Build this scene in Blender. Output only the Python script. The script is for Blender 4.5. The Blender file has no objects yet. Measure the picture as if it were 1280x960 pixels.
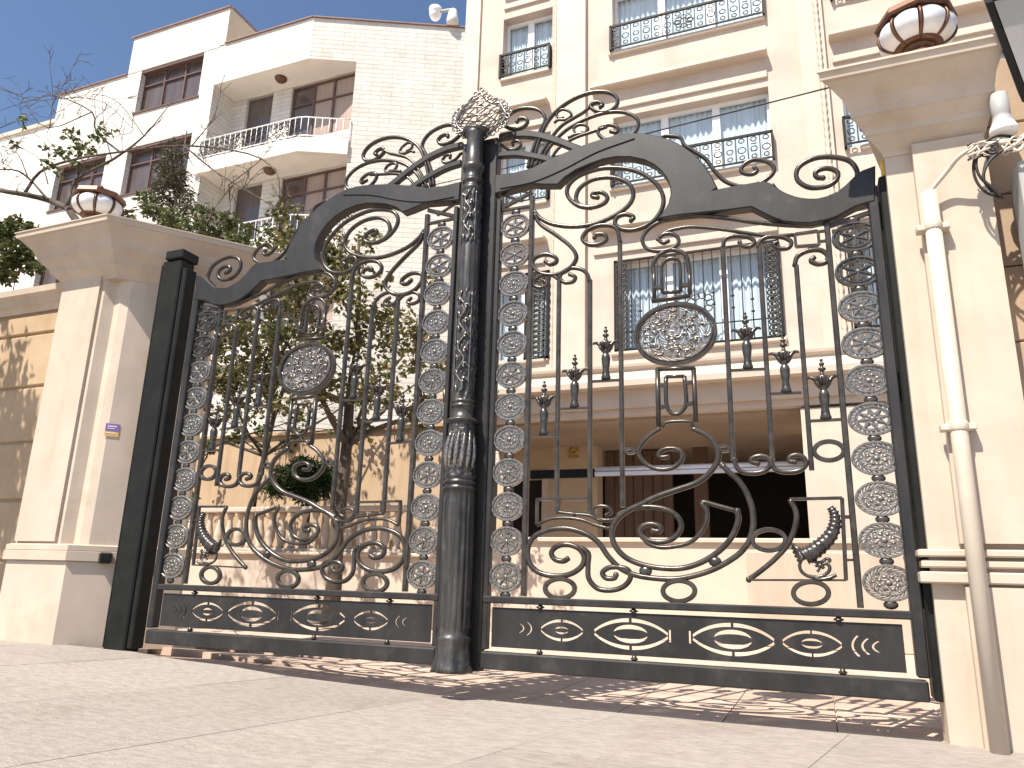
import bpy, bmesh, math, random
from math import sin, cos, pi, radians, sqrt, atan2
from mathutils import Vector, Matrix
random.seed(7)
SC = bpy.context.scene
COL = SC.collection

# ------------------------------------------------------------------ camera
F_PX = 934.1
CAM = Vector((2.2645, -4.7382, 0.6117))
YAW, PITCH, ROLL = radians(-22.32), radians(14.7), radians(1.58)
FWD = Vector((sin(YAW) * cos(PITCH), cos(YAW) * cos(PITCH), sin(PITCH)))
R0 = Vector((cos(YAW), -sin(YAW), 0))
U0 = R0.cross(FWD)
RIGHT = R0 * cos(ROLL) + U0 * sin(ROLL)
UP = RIGHT.cross(FWD)
cam_d = bpy.data.cameras.new('camera')
cam_d.sensor_width = 36.0
cam_d.lens = 36.0 * F_PX / 1280.0
cam_d.clip_start = 0.05
cam_d.clip_end = 2000
cam_o = bpy.data.objects.new('camera', cam_d)
COL.objects.link(cam_o)
m3 = Matrix((RIGHT, UP, -FWD)).transposed()
cam_o.matrix_world = Matrix.Translation(CAM) @ m3.to_4x4()
SC.camera = cam_o

# ------------------------------------------------------------------ light
SUN_AZ = 19.0      # degrees to the left of straight behind the viewer of the gate
SUN_EL = 56.0
to_sun = Vector((-sin(radians(SUN_AZ)) * cos(radians(SUN_EL)), -cos(radians(SUN_AZ)) * cos(radians(SUN_EL)), sin(radians(SUN_EL))))
W = bpy.data.worlds.new('World'); SC.world = W; W.use_nodes = True
wn = W.node_tree; wn.nodes.clear()
sky = wn.nodes.new('ShaderNodeTexSky'); sky.sky_type = 'NISHITA'; sky.sun_disc = False
sky.sun_elevation = radians(SUN_EL)
sky.sun_rotation = atan2(to_sun.x, to_sun.y)
sky.air_density = 1.0; sky.dust_density = 1.2; sky.ozone_density = 4.0
bg = wn.nodes.new('ShaderNodeBackground'); bg.inputs[1].default_value = 0.088
out = wn.nodes.new('ShaderNodeOutputWorld')
wn.links.new(sky.outputs[0], bg.inputs[0]); wn.links.new(bg.outputs[0], out.inputs[0])
sun_d = bpy.data.lights.new('sun', 'SUN'); sun_d.energy = 4.6; sun_d.angle = radians(0.53); sun_d.color = (1.0, 0.925, 0.81)
sun_o = bpy.data.objects.new('sun', sun_d); COL.objects.link(sun_o)
sun_o.rotation_euler = to_sun.to_track_quat('Z', 'Y').to_euler()
SC.view_settings.view_transform = 'Standard'; SC.view_settings.look = 'None'
SC.view_settings.gamma = 1.0; SC.view_settings.use_curve_mapping = False
SC.view_settings.exposure = 0.87
SC.cycles.max_bounces = 8; SC.cycles.transparent_max_bounces = 16
SC.cycles.use_denoising = True

# ------------------------------------------------------------------ helpers: positions read off the photograph (1280 x 960)
def ray(px, py):
    return RIGHT * ((px - 640) / F_PX) - UP * ((py - 480) / F_PX) + FWD
def at_y(px, py, y=0.0):
    d = ray(px, py); return CAM + d * ((y - CAM.y) / d.y)
def at_z(px, py, z):
    d = ray(px, py); return CAM + d * ((z - CAM.z) / d.z)
TILE = {'A': (600, 100), 'B': (840, 180), 'C': (600, 320), 'D': (840, 320), 'E': (600, 540), 'F': (840, 540)}
def tp(t, pts):
    ox, oy = TILE[t]
    return [(ox + x / 4.0, oy + y / 4.0) for x, y in pts]
def gp(pts):
    """photo points of the gate -> (x, z) in the gate plane y = 0"""
    r = []
    for p in pts:
        v = at_y(p[0], p[1], 0.0); r.append((v.x, v.z))
    return r

# ------------------------------------------------------------------ helpers: objects
def mesh_obj(name, me, mat=None, parent=None):
    o = bpy.data.objects.new(name, me); COL.objects.link(o)
    if mat is not None and not me.materials: me.materials.append(mat)
    if parent is not None: o.parent = parent
    return o
def empty(name, loc=(0, 0, 0)):
    o = bpy.data.objects.new(name, None); COL.objects.link(o); o.location = loc; o.empty_display_size = 0.1
    return o
def tag(o, label=None, cat=None, group=None, kind=None):
    if label: o['label'] = label
    if cat: o['category'] = cat
    if group: o['group'] = group
    if kind: o['kind'] = kind
    return o
def copy_tree(o, parent=None):
    c = o.copy(); COL.objects.link(c); c.parent = parent
    for ch in [x for x in bpy.data.objects if x.parent == o]:
        copy_tree(ch, c)
    return c

class MB:
    """collects vertices and faces of one part"""
    def __init__(s): s.v = []; s.f = []; s.sm = []
    def add(s, vs, fs, smooth=False):
        b = len(s.v); s.v += [tuple(x) for x in vs]; s.f += [tuple(i + b for i in q) for q in fs]; s.sm += [smooth] * len(fs)
    def box(s, x0, x1, y0, y1, z0, z1):
        vs = [(x0, y0, z0), (x1, y0, z0), (x1, y1, z0), (x0, y1, z0), (x0, y0, z1), (x1, y0, z1), (x1, y1, z1), (x0, y1, z1)]
        s.add(vs, [(0, 3, 2, 1), (4, 5, 6, 7), (0, 1, 5, 4), (1, 2, 6, 5), (2, 3, 7, 6), (3, 0, 4, 7)])
    def bbox(s, x0, x1, y0, y1, z0, z1, b=0.006):
        """box with chamfered edges"""
        bm = bmesh.new(); bmesh.ops.create_cube(bm, size=1.0)
        for v in bm.verts:
            v.co = Vector(((x0 + x1) / 2 + v.co.x * (x1 - x0), (y0 + y1) / 2 + v.co.y * (y1 - y0), (z0 + z1) / 2 + v.co.z * (z1 - z0)))
        bmesh.ops.bevel(bm, geom=list(bm.edges), offset=b, segments=1, affect='EDGES', profile=0.5)
        bm.verts.index_update()
        s.add([v.co[:] for v in bm.verts], [[v.index for v in f.verts] for f in bm.faces]); bm.free()
    def tube(s, pts, r, n=8, closed=False, cap=True):
        pts = [Vector(p) for p in pts]
        rr = r if isinstance(r, (list, tuple)) else [r] * len(pts)
        N = len(pts); vs = []; fs = []
        ref = None
        for i in range(N):
            a = pts[(i - 1) % N] if (closed or i > 0) else pts[i]
            b = pts[(i + 1) % N] if (closed or i < N - 1) else pts[i]
            t = (b - a)
            t = t.normalized() if t.length > 1e-9 else Vector((0, 0, 1))
            if ref is None:
                ref = Vector((0, 0, 1)) if abs(t.z) < 0.9 else Vector((1, 0, 0))
            u = (ref - t * ref.dot(t))
            u = u.normalized() if u.length > 1e-6 else t.orthogonal().normalized()
            w = t.cross(u); ref = u
            for k in range(n):
                an = 2 * pi * k / n
                vs.append(pts[i] + (u * cos(an) + w * sin(an)) * rr[i])
        M = N if closed else N - 1
        for i in range(M):
            j = (i + 1) % N
            for k in range(n):
                l = (k + 1) % n
                fs.append((i * n + k, i * n + l, j * n + l, j * n + k))
        if cap and not closed:
            fs.append(tuple(range(n - 1, -1, -1))); fs.append(tuple((N - 1) * n + k for k in range(n)))
        s.add(vs, fs, True)
    def flat(s, xz, w, d, y=0.0, closed=False, ends=True, rnd=False):
        """wrought flat bar following (x, z) points; w in the plane, d in depth, chamfered"""
        N = len(xz); vs = []; fs = []
        ww = w if isinstance(w, (list, tuple)) else [w] * N
        for i in range(N):
            a = xz[(i - 1) % N] if (closed or i > 0) else xz[i]
            b = xz[(i + 1) % N] if (closed or i < N - 1) else xz[i]
            tx, tz = b[0] - a[0], b[1] - a[1]; L = sqrt(tx * tx + tz * tz) or 1
            nx, nz = -tz / L, tx / L
            h = ww[i] / 2; e = d / 2; c = (0.62 if rnd else 0.32) * min(h, e)
            for (p, q) in ((h, e - c), (h - c, e), (-h + c, e), (-h, e - c), (-h, -e + c), (-h + c, -e), (h - c, -e), (h, -e + c)):
                vs.append((xz[i][0] + nx * p, y + q, xz[i][1] + nz * p))
        M = N if closed else N - 1
        for i in range(M):
            j = (i + 1) % N
            for k in range(8):
                l = (k + 1) % 8
                fs.append((i * 8 + k, j * 8 + k, j * 8 + l, i * 8 + l))
        if not closed and ends:
            fs.append(tuple(range(8))); fs.append(tuple((N - 1) * 8 + k for k in range(7, -1, -1)))
        s.add(vs, fs, rnd)
    def lathe(s, prof, n=24, c=(0, 0, 0), sx=1.0, sy=1.0, fun=None):
        N = len(prof); vs = []; fs = []
        for (r, z) in prof:
            for k in range(n):
                a = 2 * pi * k / n
                q = r + (fun(a, z) if fun else 0.0)
                vs.append((c[0] + q * cos(a) * sx, c[1] + q * sin(a) * sy, c[2] + z))
        for i in range(N - 1):
            for k in range(n):
                l = (k + 1) % n
                fs.append((i * n + k, i * n + l, (i + 1) * n + l, (i + 1) * n + k))
        fs.append(tuple(range(n - 1, -1, -1))); fs.append(tuple((N - 1) * n + k for k in range(n)))
        s.add(vs, fs, True)
    def ball(s, c, r, n=8, m=5, sc=(1, 1, 1)):
        prof = [(max(1e-4, r * sin(pi * i / m)), -r * cos(pi * i / m)) for i in range(m + 1)]
        b = len(s.v); s.lathe(prof, n)
        for i in range(b, len(s.v)):
            v = s.v[i]; s.v[i] = (c[0] + v[0] * sc[0], c[1] + v[1] * sc[1], c[2] + v[2] * sc[2])
    def stack(s, poly, levels, cap=True):
        """closed footprint swept upward through (z, outward offset) levels with mitred corners"""
        n = len(poly); vs = []; fs = []
        for (z, off) in levels:
            q = offset_poly(poly, off)
            vs += [(p[0], p[1], z) for p in q]
        for i in range(len(levels) - 1):
            for k in range(n):
                l = (k + 1) % n
                fs.append((i * n + k, i * n + l, (i + 1) * n + l, (i + 1) * n + k))
        if cap:
            fs.append(tuple(range(n - 1, -1, -1))); fs.append(tuple((len(levels) - 1) * n + k for k in range(n)))
        s.add(vs, fs)
    def mesh(s, name='m'):
        me = bpy.data.meshes.new(name); me.from_pydata(s.v, [], s.f)
        me.polygons.foreach_set('use_smooth', s.sm); me.update(); return me
    def obj(s, name, mat, parent=None):
        return mesh_obj(name, s.mesh(name), mat, parent)

def offset_poly(poly, off):
    n = len(poly); r = []
    for i in range(n):
        a = Vector(poly[i - 1]); b = Vector(poly[i]); c = Vector(poly[(i + 1) % n])
        e1 = (b - a).normalized(); e2 = (c - b).normalized()
        n1 = Vector((e1.y, -e1.x)); n2 = Vector((e2.y, -e2.x))
        m = (n1 + n2); m = m / max(0.2, m.dot(n1)) if m.length > 1e-6 else n1
        r.append((b.x + m.x * off, b.y + m.y * off))
    return r

def smooth(pts, k=5, closed=False):
    """Catmull-Rom through 2-D or 3-D points"""
    n = len(pts); r = []
    dim = len(pts[0])
    segs = n if closed else n - 1
    for i in range(segs):
        p1 = pts[i]; p2 = pts[(i + 1) % n]
        p0 = pts[(i - 1) % n] if (closed or i > 0) else tuple(2 * p1[d] - p2[d] for d in range(dim))
        p3 = pts[(i + 2) % n] if (closed or i + 2 < n) else tuple(2 * p2[d] - p1[d] for d in range(dim))
        for j in range(k):
            t = j / k
            r.append(tuple(0.5 * ((2 * p1[d]) + (-p0[d] + p2[d]) * t + (2 * p0[d] - 5 * p1[d] + 4 * p2[d] - p3[d]) * t * t + (-p0[d] + 3 * p1[d] - 3 * p2[d] + p3[d]) * t ** 3) for d in range(dim)))
    if not closed: r.append(tuple(pts[-1]))
    return r

def fret(loops, depth, bevel=0.0):
    """plate of given depth in the x-z plane, cut through by the inner loops (even-odd)"""
    cu = bpy.data.curves.new('fret', 'CURVE'); cu.dimensions = '2D'; cu.fill_mode = 'BOTH'
    cu.extrude = depth / 2; cu.bevel_depth = bevel; cu.bevel_resolution = 0
    for lp in loops:
        sp = cu.splines.new('POLY'); sp.points.add(len(lp) - 1)
        for i, (x, z) in enumerate(lp): sp.points[i].co = (x, z, 0, 1)
        sp.use_cyclic_u = True
    o = bpy.data.objects.new('fret_tmp', cu); COL.objects.link(o)
    dg = bpy.context.evaluated_depsgraph_get(); dg.update()
    me = bpy.data.meshes.new_from_object(o.evaluated_get(dg))
    bpy.data.objects.remove(o); bpy.data.curves.remove(cu)
    vs = [(v.co.x, -v.co.z, v.co.y) for v in me.vertices]; fs = [tuple(p.vertices) for p in me.polygons]
    bpy.data.meshes.remove(me)
    return vs, fs

# ------------------------------------------------------------------ materials
def nmat(name):
    m = bpy.data.materials.new(name); m.use_nodes = True
    nt = m.node_tree; b = nt.nodes['Principled BSDF']
    return m, nt, b
def N(nt, t, **kw):
    n = nt.nodes.new(t)
    for k, v in kw.items(): setattr(n, k, v)
    return n
def surf(name, c1, c2, scale=4.0, rough=0.8, bump=0.15, bscale=60.0, bdist=0.01, detail=5.0, metallic=0.0, stretch=(1, 1, 1), streak=None, spec=0.4):
    """two-tone mottled procedural surface with fine relief"""
    m, nt, b = nmat(name); L = nt.links.new
    tc = N(nt, 'ShaderNodeTexCoord'); mp = N(nt, 'ShaderNodeMapping'); mp.inputs['Scale'].default_value = stretch
    L(tc.outputs['Object'], mp.inputs[0])
    n1 = N(nt, 'ShaderNodeTexNoise'); n1.inputs['Scale'].default_value = scale; n1.inputs['Detail'].default_value = detail; n1.inputs['Roughness'].default_value = 0.62
    L(mp.outputs[0], n1.inputs['Vector'])
    cr = N(nt, 'ShaderNodeValToRGB'); cr.color_ramp.elements[0].position = 0.33; cr.color_ramp.elements[1].position = 0.68
    cr.color_ramp.elements[0].color = (*c1, 1); cr.color_ramp.elements[1].color = (*c2, 1)
    L(n1.outputs['Fac'], cr.inputs[0])
    col = cr.outputs[0]
    if streak:
        n3 = N(nt, 'ShaderNodeTexNoise'); n3.inputs['Scale'].default_value = 1.0; n3.inputs['Detail'].default_value = 6
        mp3 = N(nt, 'ShaderNodeMapping'); mp3.inputs['Scale'].default_value = (7, 7, 0.5); L(tc.outputs['Object'], mp3.inputs[0]); L(mp3.outputs[0], n3.inputs['Vector'])
        r3 = N(nt, 'ShaderNodeValToRGB'); r3.color_ramp.elements[0].position = 0.52; r3.color_ramp.elements[1].position = 0.74
        L(n3.outputs['Fac'], r3.inputs[0])
        mx = N(nt, 'ShaderNodeMixRGB'); mx.blend_type = 'MULTIPLY'; mx.inputs[2].default_value = (*streak, 1)
        L(r3.outputs[0], mx.inputs[0]); L(col, mx.inputs[1]); col = mx.outputs[0]
    L(col, b.inputs['Base Color'])
    b.inputs['Roughness'].default_value = rough; b.inputs['Metallic'].default_value = metallic
    b.inputs['Specular IOR Level'].default_value = spec
    n2 = N(nt, 'ShaderNodeTexNoise'); n2.inputs['Scale'].default_value = bscale; n2.inputs['Detail'].default_value = 4
    L(mp.outputs[0], n2.inputs['Vector'])
    bp = N(nt, 'ShaderNodeBump'); bp.inputs['Strength'].default_value = bump; bp.inputs['Distance'].default_value = bdist
    L(n2.outputs['Fac'], bp.inputs['Height']); L(bp.outputs[0], b.inputs['Normal'])
    return m
def stone_blocks(name, c1, c2, bw, bh, mortar_c, msize=0.006, axis='x', rough=0.75, offs=0.5, bump=0.4):
    """courses on an upright face: brick pattern on (x or run, z)"""
    m, nt, b = nmat(name); L = nt.links.new
    tc = N(nt, 'ShaderNodeTexCoord'); sx = N(nt, 'ShaderNodeSeparateXYZ'); cx = N(nt, 'ShaderNodeCombineXYZ')
    L(tc.outputs['Object'], sx.inputs[0])
    ad = N(nt, 'ShaderNodeMath'); ad.operation = 'ADD'; L(sx.outputs['X'], ad.inputs[0]); L(sx.outputs['Y'], ad.inputs[1])
    L(ad.outputs[0], cx.inputs['X']); L(sx.outputs['Z'], cx.inputs['Y'])
    br = N(nt, 'ShaderNodeTexBrick'); br.inputs['Scale'].default_value = 1.0; br.offset = offs
    br.inputs['Brick Width'].default_value = bw; br.inputs['Row Height'].default_value = bh; br.inputs['Mortar Size'].default_value = msize; br.inputs['Mortar Smooth'].default_value = 0.4
    br.inputs['Color1'].default_value = (*c1, 1); br.inputs['Color2'].default_value = (*c2, 1); br.inputs['Mortar'].default_value = (*mortar_c, 1)
    L(cx.outputs[0], br.inputs['Vector'])
    n1 = N(nt, 'ShaderNodeTexNoise'); n1.inputs['Scale'].default_value = 1.6; n1.inputs['Detail'].default_value = 7; L(tc.outputs['Object'], n1.inputs['Vector'])
    mr = N(nt, 'ShaderNodeMapRange'); mr.inputs['From Min'].default_value = 0.3; mr.inputs['From Max'].default_value = 0.7; mr.inputs['To Min'].default_value = 0.86; mr.inputs['To Max'].default_value = 1.05
    L(n1.outputs['Fac'], mr.inputs[0])
    mx = N(nt, 'ShaderNodeMixRGB'); mx.blend_type = 'MULTIPLY'; mx.inputs[0].default_value = 1.0
    L(br.outputs['Color'], mx.inputs[1]); L(mr.outputs[0], mx.inputs[2]); L(mx.outputs[0], b.inputs['Base Color'])
    b.inputs['Roughness'].default_value = rough; b.inputs['Specular IOR Level'].default_value = 0.3
    bp = N(nt, 'ShaderNodeBump'); bp.inputs['Strength'].default_value = bump; bp.inputs['Distance'].default_value = 0.01; bp.invert = True
    L(br.outputs['Fac'], bp.inputs['Height']); L(bp.outputs[0], b.inputs['Normal'])
    return m
def glass(name, tint, refl=0.35, rough=0.03):
    m, nt, b = nmat(name); L = nt.links.new
    nt.nodes.remove(b); o = nt.nodes['Material Output']
    tr = N(nt, 'ShaderNodeBsdfTransparent'); tr.inputs[0].default_value = (*tint, 1)
    gl = N(nt, 'ShaderNodeBsdfGlossy'); gl.inputs['Roughness'].default_value = rough; gl.inputs[0].default_value = (0.95, 0.97, 1, 1)
    fr = N(nt, 'ShaderNodeLayerWeight'); fr.inputs[0].default_value = 0.5
    pw = N(nt, 'ShaderNodeMath'); pw.operation = 'POWER'; pw.inputs[1].default_value = 4.0; L(fr.outputs['Facing'], pw.inputs[0])
    mr = N(nt, 'ShaderNodeMapRange'); mr.inputs['To Min'].default_value = refl; mr.inputs['To Max'].default_value = 1.0
    L(pw.outputs[0], mr.inputs[0])
    mx = N(nt, 'ShaderNodeMixShader'); L(mr.outputs[0], mx.inputs[0]); L(tr.outputs[0], mx.inputs[1]); L(gl.outputs[0], mx.inputs[2]); L(mx.outputs[0], o.inputs[0])
    return m
def leafmat(name, c1, c2, c3):
    m, nt, b = nmat(name); L = nt.links.new
    g = N(nt, 'ShaderNodeNewGeometry')
    cr = N(nt, 'ShaderNodeValToRGB'); cr.color_ramp.elements[0].color = (*c1, 1); cr.color_ramp.elements[1].color = (*c3, 1)
    e = cr.color_ramp.elements.new(0.55); e.color = (*c2, 1)
    L(g.outputs['Random Per Island'], cr.inputs[0]); L(cr.outputs[0], b.inputs['Base Color'])
    b.inputs['Roughness'].default_value = 0.5; b.inputs['Specular IOR Level'].default_value = 0.35
    tl = N(nt, 'ShaderNodeBsdfTranslucent'); L(cr.outputs[0], tl.inputs[0])
    mx = N(nt, 'ShaderNodeMixShader'); mx.inputs[0].default_value = 0.3
    o = nt.nodes['Material Output']; L(b.outputs[0], mx.inputs[1]); L(tl.outputs[0], mx.inputs[2]); L(mx.outputs[0], o.inputs[0])
    return m

M = {}
M['iron'] = surf('wrought_iron', (0.028, 0.023, 0.019), (0.075, 0.064, 0.053), 14, 0.29, 0.25, 120, 0.003, metallic=0.35, spec=0.6)
M['cast'] = surf('cast_iron', (0.04, 0.036, 0.033), (0.12, 0.11, 0.10), 30, 0.27, 0.35, 160, 0.003, metallic=0.6, spec=0.6)
M['plate'] = surf('painted_steel_plate', (0.013, 0.0125, 0.0125), (0.03, 0.0285, 0.028), 5, 0.46, 0.12, 60, 0.002, metallic=0.0, spec=0.4, stretch=(1, 1, 0.4))
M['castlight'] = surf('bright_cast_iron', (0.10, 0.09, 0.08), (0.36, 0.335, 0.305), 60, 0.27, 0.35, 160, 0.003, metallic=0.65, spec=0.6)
M['column'] = surf('black_column_paint', (0.012, 0.0115, 0.011), (0.075, 0.07, 0.065), 18, 0.34, 0.3, 70, 0.003, metallic=0.1, spec=0.6, stretch=(1, 1, 0.12))
M['black'] = surf('black_steel', (0.006, 0.0065, 0.006), (0.014, 0.015, 0.0135), 6, 0.55, 0.15, 60, 0.003, spec=0.22)
M['stone'] = surf('cream_stone', (0.485, 0.405, 0.325), (0.56, 0.472, 0.385), 2.2, 0.62, 0.10, 80, 0.004, streak=(0.93, 0.90, 0.86))
M['stone_side'] = surf('cream_stone_wall', (0.40, 0.285, 0.175), (0.50, 0.37, 0.24), 1.6, 0.7, 0.12, 70, 0.004, streak=(0.90, 0.86, 0.80))
M['facade'] = stone_blocks('facade_stone', (0.585, 0.485, 0.41), (0.55, 0.456, 0.386), 1.35, 0.62, (0.47, 0.40, 0.335), 0.004, bump=0.15)
M['trim'] = surf('facade_trim', (0.52, 0.44, 0.36), (0.585, 0.50, 0.415), 1.5, 0.65, 0.08, 60, 0.004)
M['brickw'] = stone_blocks('white_brick', (0.68, 0.65, 0.60), (0.63, 0.60, 0.55), 0.9, 0.165, (0.44, 0.41, 0.37), 0.012, bump=0.6)
M['whiteplaster'] = surf('white_plaster', (0.70, 0.66, 0.60), (0.78, 0.74, 0.68), 1.2, 0.8, 0.12, 40, 0.006)
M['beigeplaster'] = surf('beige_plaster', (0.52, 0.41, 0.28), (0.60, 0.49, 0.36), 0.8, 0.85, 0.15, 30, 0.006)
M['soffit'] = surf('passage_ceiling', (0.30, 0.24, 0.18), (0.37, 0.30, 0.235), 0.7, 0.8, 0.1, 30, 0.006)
M['redtrim'] = surf('roof_edge_red', (0.20, 0.12, 0.10), (0.27, 0.17, 0.145), 3, 0.6, 0.1, 40)
M['pave'] = surf('pavement_stone', (0.265, 0.232, 0.203), (0.375, 0.333, 0.297), 26, 0.8, 0.6, 90, 0.010, detail=8, stretch=(0.55, 1.3, 1))
M['drive'] = surf('driveway_stone', (0.42, 0.32, 0.255), (0.54, 0.43, 0.355), 6, 0.8, 0.3, 60, 0.006, detail=7)
def wear(m, lo_=0.88, hi=1.05, scale=0.9, dark=(0.72, 0.66, 0.6)):
    """piece-to-piece tone change plus irregular stains"""
    nt = m.node_tree; L = nt.links.new; b = nt.nodes['Principled BSDF']; src = b.inputs['Base Color'].links[0].from_socket
    oi = N(nt, 'ShaderNodeObjectInfo'); mr = N(nt, 'ShaderNodeMapRange'); mr.inputs['To Min'].default_value = lo_; mr.inputs['To Max'].default_value = hi
    L(oi.outputs['Random'], mr.inputs[0])
    m1 = N(nt, 'ShaderNodeMixRGB'); m1.blend_type = 'MULTIPLY'; m1.inputs[0].default_value = 1.0; L(src, m1.inputs[1]); L(mr.outputs[0], m1.inputs[2])
    g_ = N(nt, 'ShaderNodeNewGeometry'); nz = N(nt, 'ShaderNodeTexNoise'); nz.inputs['Scale'].default_value = scale; nz.inputs['Detail'].default_value = 9; nz.inputs['Roughness'].default_value = 0.7; L(g_.outputs['Position'], nz.inputs['Vector'])
    cr = N(nt, 'ShaderNodeValToRGB'); cr.color_ramp.elements[0].position = 0.53; cr.color_ramp.elements[1].position = 0.8; L(nz.outputs['Fac'], cr.inputs[0])
    m2 = N(nt, 'ShaderNodeMixRGB'); m2.blend_type = 'MULTIPLY'; m2.inputs[2].default_value = (*dark, 1); L(cr.outputs[0], m2.inputs[0]); L(m1.outputs[0], m2.inputs[1]); L(m2.outputs[0], b.inputs['Base Color'])
wear(M['pave']); wear(M['drive'], .85, 1.08)
wear(M['stone'], .97, 1.02, 2.3, (0.86, 0.80, 0.72)); wear(M['trim'], .95, 1.03, 1.2, (0.90, 0.85, 0.79)); wear(M['facade'], 1, 1, 0.7, (0.90, 0.86, 0.81)); wear(M['brickw'], 1, 1, 0.5, (0.88, 0.85, 0.81))
wear(M['plate'], 1, 1, 5.0, (2.6, 2.4, 2.2)); wear(M['column'], 1, 1, 7.0, (2.6, 2.5, 2.4))
M['ground'] = surf('street_ground', (0.40, 0.36, 0.31), (0.50, 0.45, 0.40), 3, 0.85, 0.3, 40, 0.01)
M['wallpanel'] = surf('pinkish_stone_panel', (0.44, 0.345, 0.27), (0.52, 0.415, 0.335), 1.8, 0.7, 0.1, 50, 0.004, stretch=(3, 3, 0.5))
M['terrace'] = surf('terrace_wall', (0.42, 0.30, 0.185), (0.50, 0.37, 0.25), 0.9, 0.85, 0.12, 30, 0.006, streak=(0.88, 0.84, 0.80))
M['pvc'] = surf('white_upvc', (0.78, 0.78, 0.78), (0.84, 0.84, 0.84), 3, 0.35, 0.02, 30)
M['curtain'] = surf('curtain_cloth', (0.62, 0.66, 0.69), (0.78, 0.81, 0.83), 8, 0.9, 0.1, 40, stretch=(6, 6, 0.3))
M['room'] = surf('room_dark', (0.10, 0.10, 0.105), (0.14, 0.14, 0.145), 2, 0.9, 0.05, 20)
M['pane'] = glass('window_glass', (0.86, 0.92, 0.95), 0.06)
M['brownpane'] = surf('bronze_window', (0.075, 0.058, 0.054), (0.115, 0.09, 0.084), 1.4, 0.18, 0.03, 20, spec=0.7, stretch=(3, 3, 0.6))
M['brownframe'] = surf('brown_frame', (0.10, 0.058, 0.05), (0.14, 0.08, 0.068), 4, 0.5, 0.05, 40)
M['beigecurtain'] = surf('beige_curtain', (0.33, 0.25, 0.21), (0.42, 0.33, 0.28), 3, 0.9, 0.1, 30, stretch=(6, 6, 0.3))
M['black_void'] = surf('painted_dark_interior', (0.012, 0.011, 0.01), (0.02, 0.018, 0.016), 2, 0.9, 0.02, 20)  # near-black colour stands in for unlit interior
M['wood'] = surf('brown_garage_panel', (0.10, 0.062, 0.04), (0.145, 0.095, 0.065), 3, 0.55, 0.1, 40, stretch=(4, 4, 0.3))
M['alu'] = surf('white_metal', (0.66, 0.66, 0.69), (0.74, 0.74, 0.77), 3, 0.3, 0.03, 30, metallic=0.3)
M['opal'] = surf('opal_glass', (0.62, 0.63, 0.64), (0.74, 0.75, 0.76), 2, 0.15, 0.0, 20, spec=0.6)
M['bronze'] = surf('lamp_bronze', (0.10, 0.048, 0.028), (0.17, 0.085, 0.05), 12, 0.42, 0.2, 60, 0.002, metallic=0.4)
M['pipe'] = surf('painted_pipe', (0.52, 0.45, 0.365), (0.58, 0.505, 0.415), 3, 0.5, 0.04, 40)
M['cable'] = surf('cable_black', (0.015, 0.013, 0.012), (0.03, 0.027, 0.025), 8, 0.5, 0.05, 40)
M['cablew'] = surf('cable_cream', (0.50, 0.43, 0.35), (0.60, 0.53, 0.45), 8, 0.6, 0.05, 40)
M['greypanel'] = surf('grey_panel', (0.36, 0.36, 0.35), (0.43, 0.43, 0.42), 2, 0.5, 0.05, 30)
M['neighbour'] = surf('shade_browned_stone', (0.34, 0.24, 0.16), (0.45, 0.33, 0.23), 2.5, 0.7, 0.15, 50)  # shade of the neighbouring wall put into its brown colour
M['gold'] = surf('brass', (0.50, 0.33, 0.08), (0.62, 0.42, 0.12), 8, 0.35, 0.05, 40, metallic=0.8)
M['yellow'] = surf('yellow_plastic', (0.62, 0.38, 0.02), (0.68, 0.44, 0.03), 4, 0.35, 0.02, 30)
M['purple'] = surf('sticker_purple', (0.20, 0.13, 0.38), (0.26, 0.17, 0.45), 20, 0.5, 0.0, 30)
M['orange'] = surf('sticker_orange', (0.70, 0.42, 0.10), (0.75, 0.48, 0.14), 20, 0.5, 0.0, 30)
M['stickerw'] = surf('sticker_white', (0.70, 0.68, 0.70), (0.75, 0.73, 0.75), 20, 0.5, 0.0, 30)
M['bark'] = surf('bark', (0.055, 0.042, 0.032), (0.12, 0.095, 0.072), 9, 0.9, 0.7, 40, 0.01, stretch=(1, 1, 0.25))
M['leaf_a'] = leafmat('leaf_mixed', (0.06, 0.07, 0.02), (0.14, 0.135, 0.045), (0.27, 0.21, 0.10))
M['leaf_b'] = leafmat('leaf_green', (0.04, 0.06, 0.016), (0.085, 0.11, 0.032), (0.19, 0.18, 0.07))
M['leaf_c'] = leafmat('leaf_conifer', (0.05, 0.05, 0.03), (0.075, 0.072, 0.04), (0.11, 0.10, 0.055))
M['leaf_d'] = leafmat('leaf_shrub', (0.018, 0.045, 0.014), (0.035, 0.075, 0.022), (0.055, 0.10, 0.03))

# ------------------------------------------------------------------ ground
GX = [(-60, 0.0), (-4.0, 0.0), (-3.0, -0.012), (-2.2, -0.05), (-1.0, -0.105), (0.0, -0.132), (1.5, -0.135), (2.7, -0.13), (60, -0.13)]
def gz(x):
    for (a, za), (b, zb) in zip(GX, GX[1:]):
        if x <= b:
            t = max(0.0, (x - a) / (b - a)); t = t * t * (3 - 2 * t) if abs(b - a) < 5 else t
            return za + (zb - za) * t
    return GX[-1][1]
g = MB(); g.add([(-400, -400, -0.42), (400, -400, -0.42), (400, 400, -0.42), (-400, 400, -0.42)], [(0, 1, 2, 3)])
tag(g.obj('ground', M['ground']), kind='structure')
g = MB(); g.box(-30, 10, 0.30, 20, -0.4, -0.165)
tag(g.obj('driveway', M['drive']), kind='structure')
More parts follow.
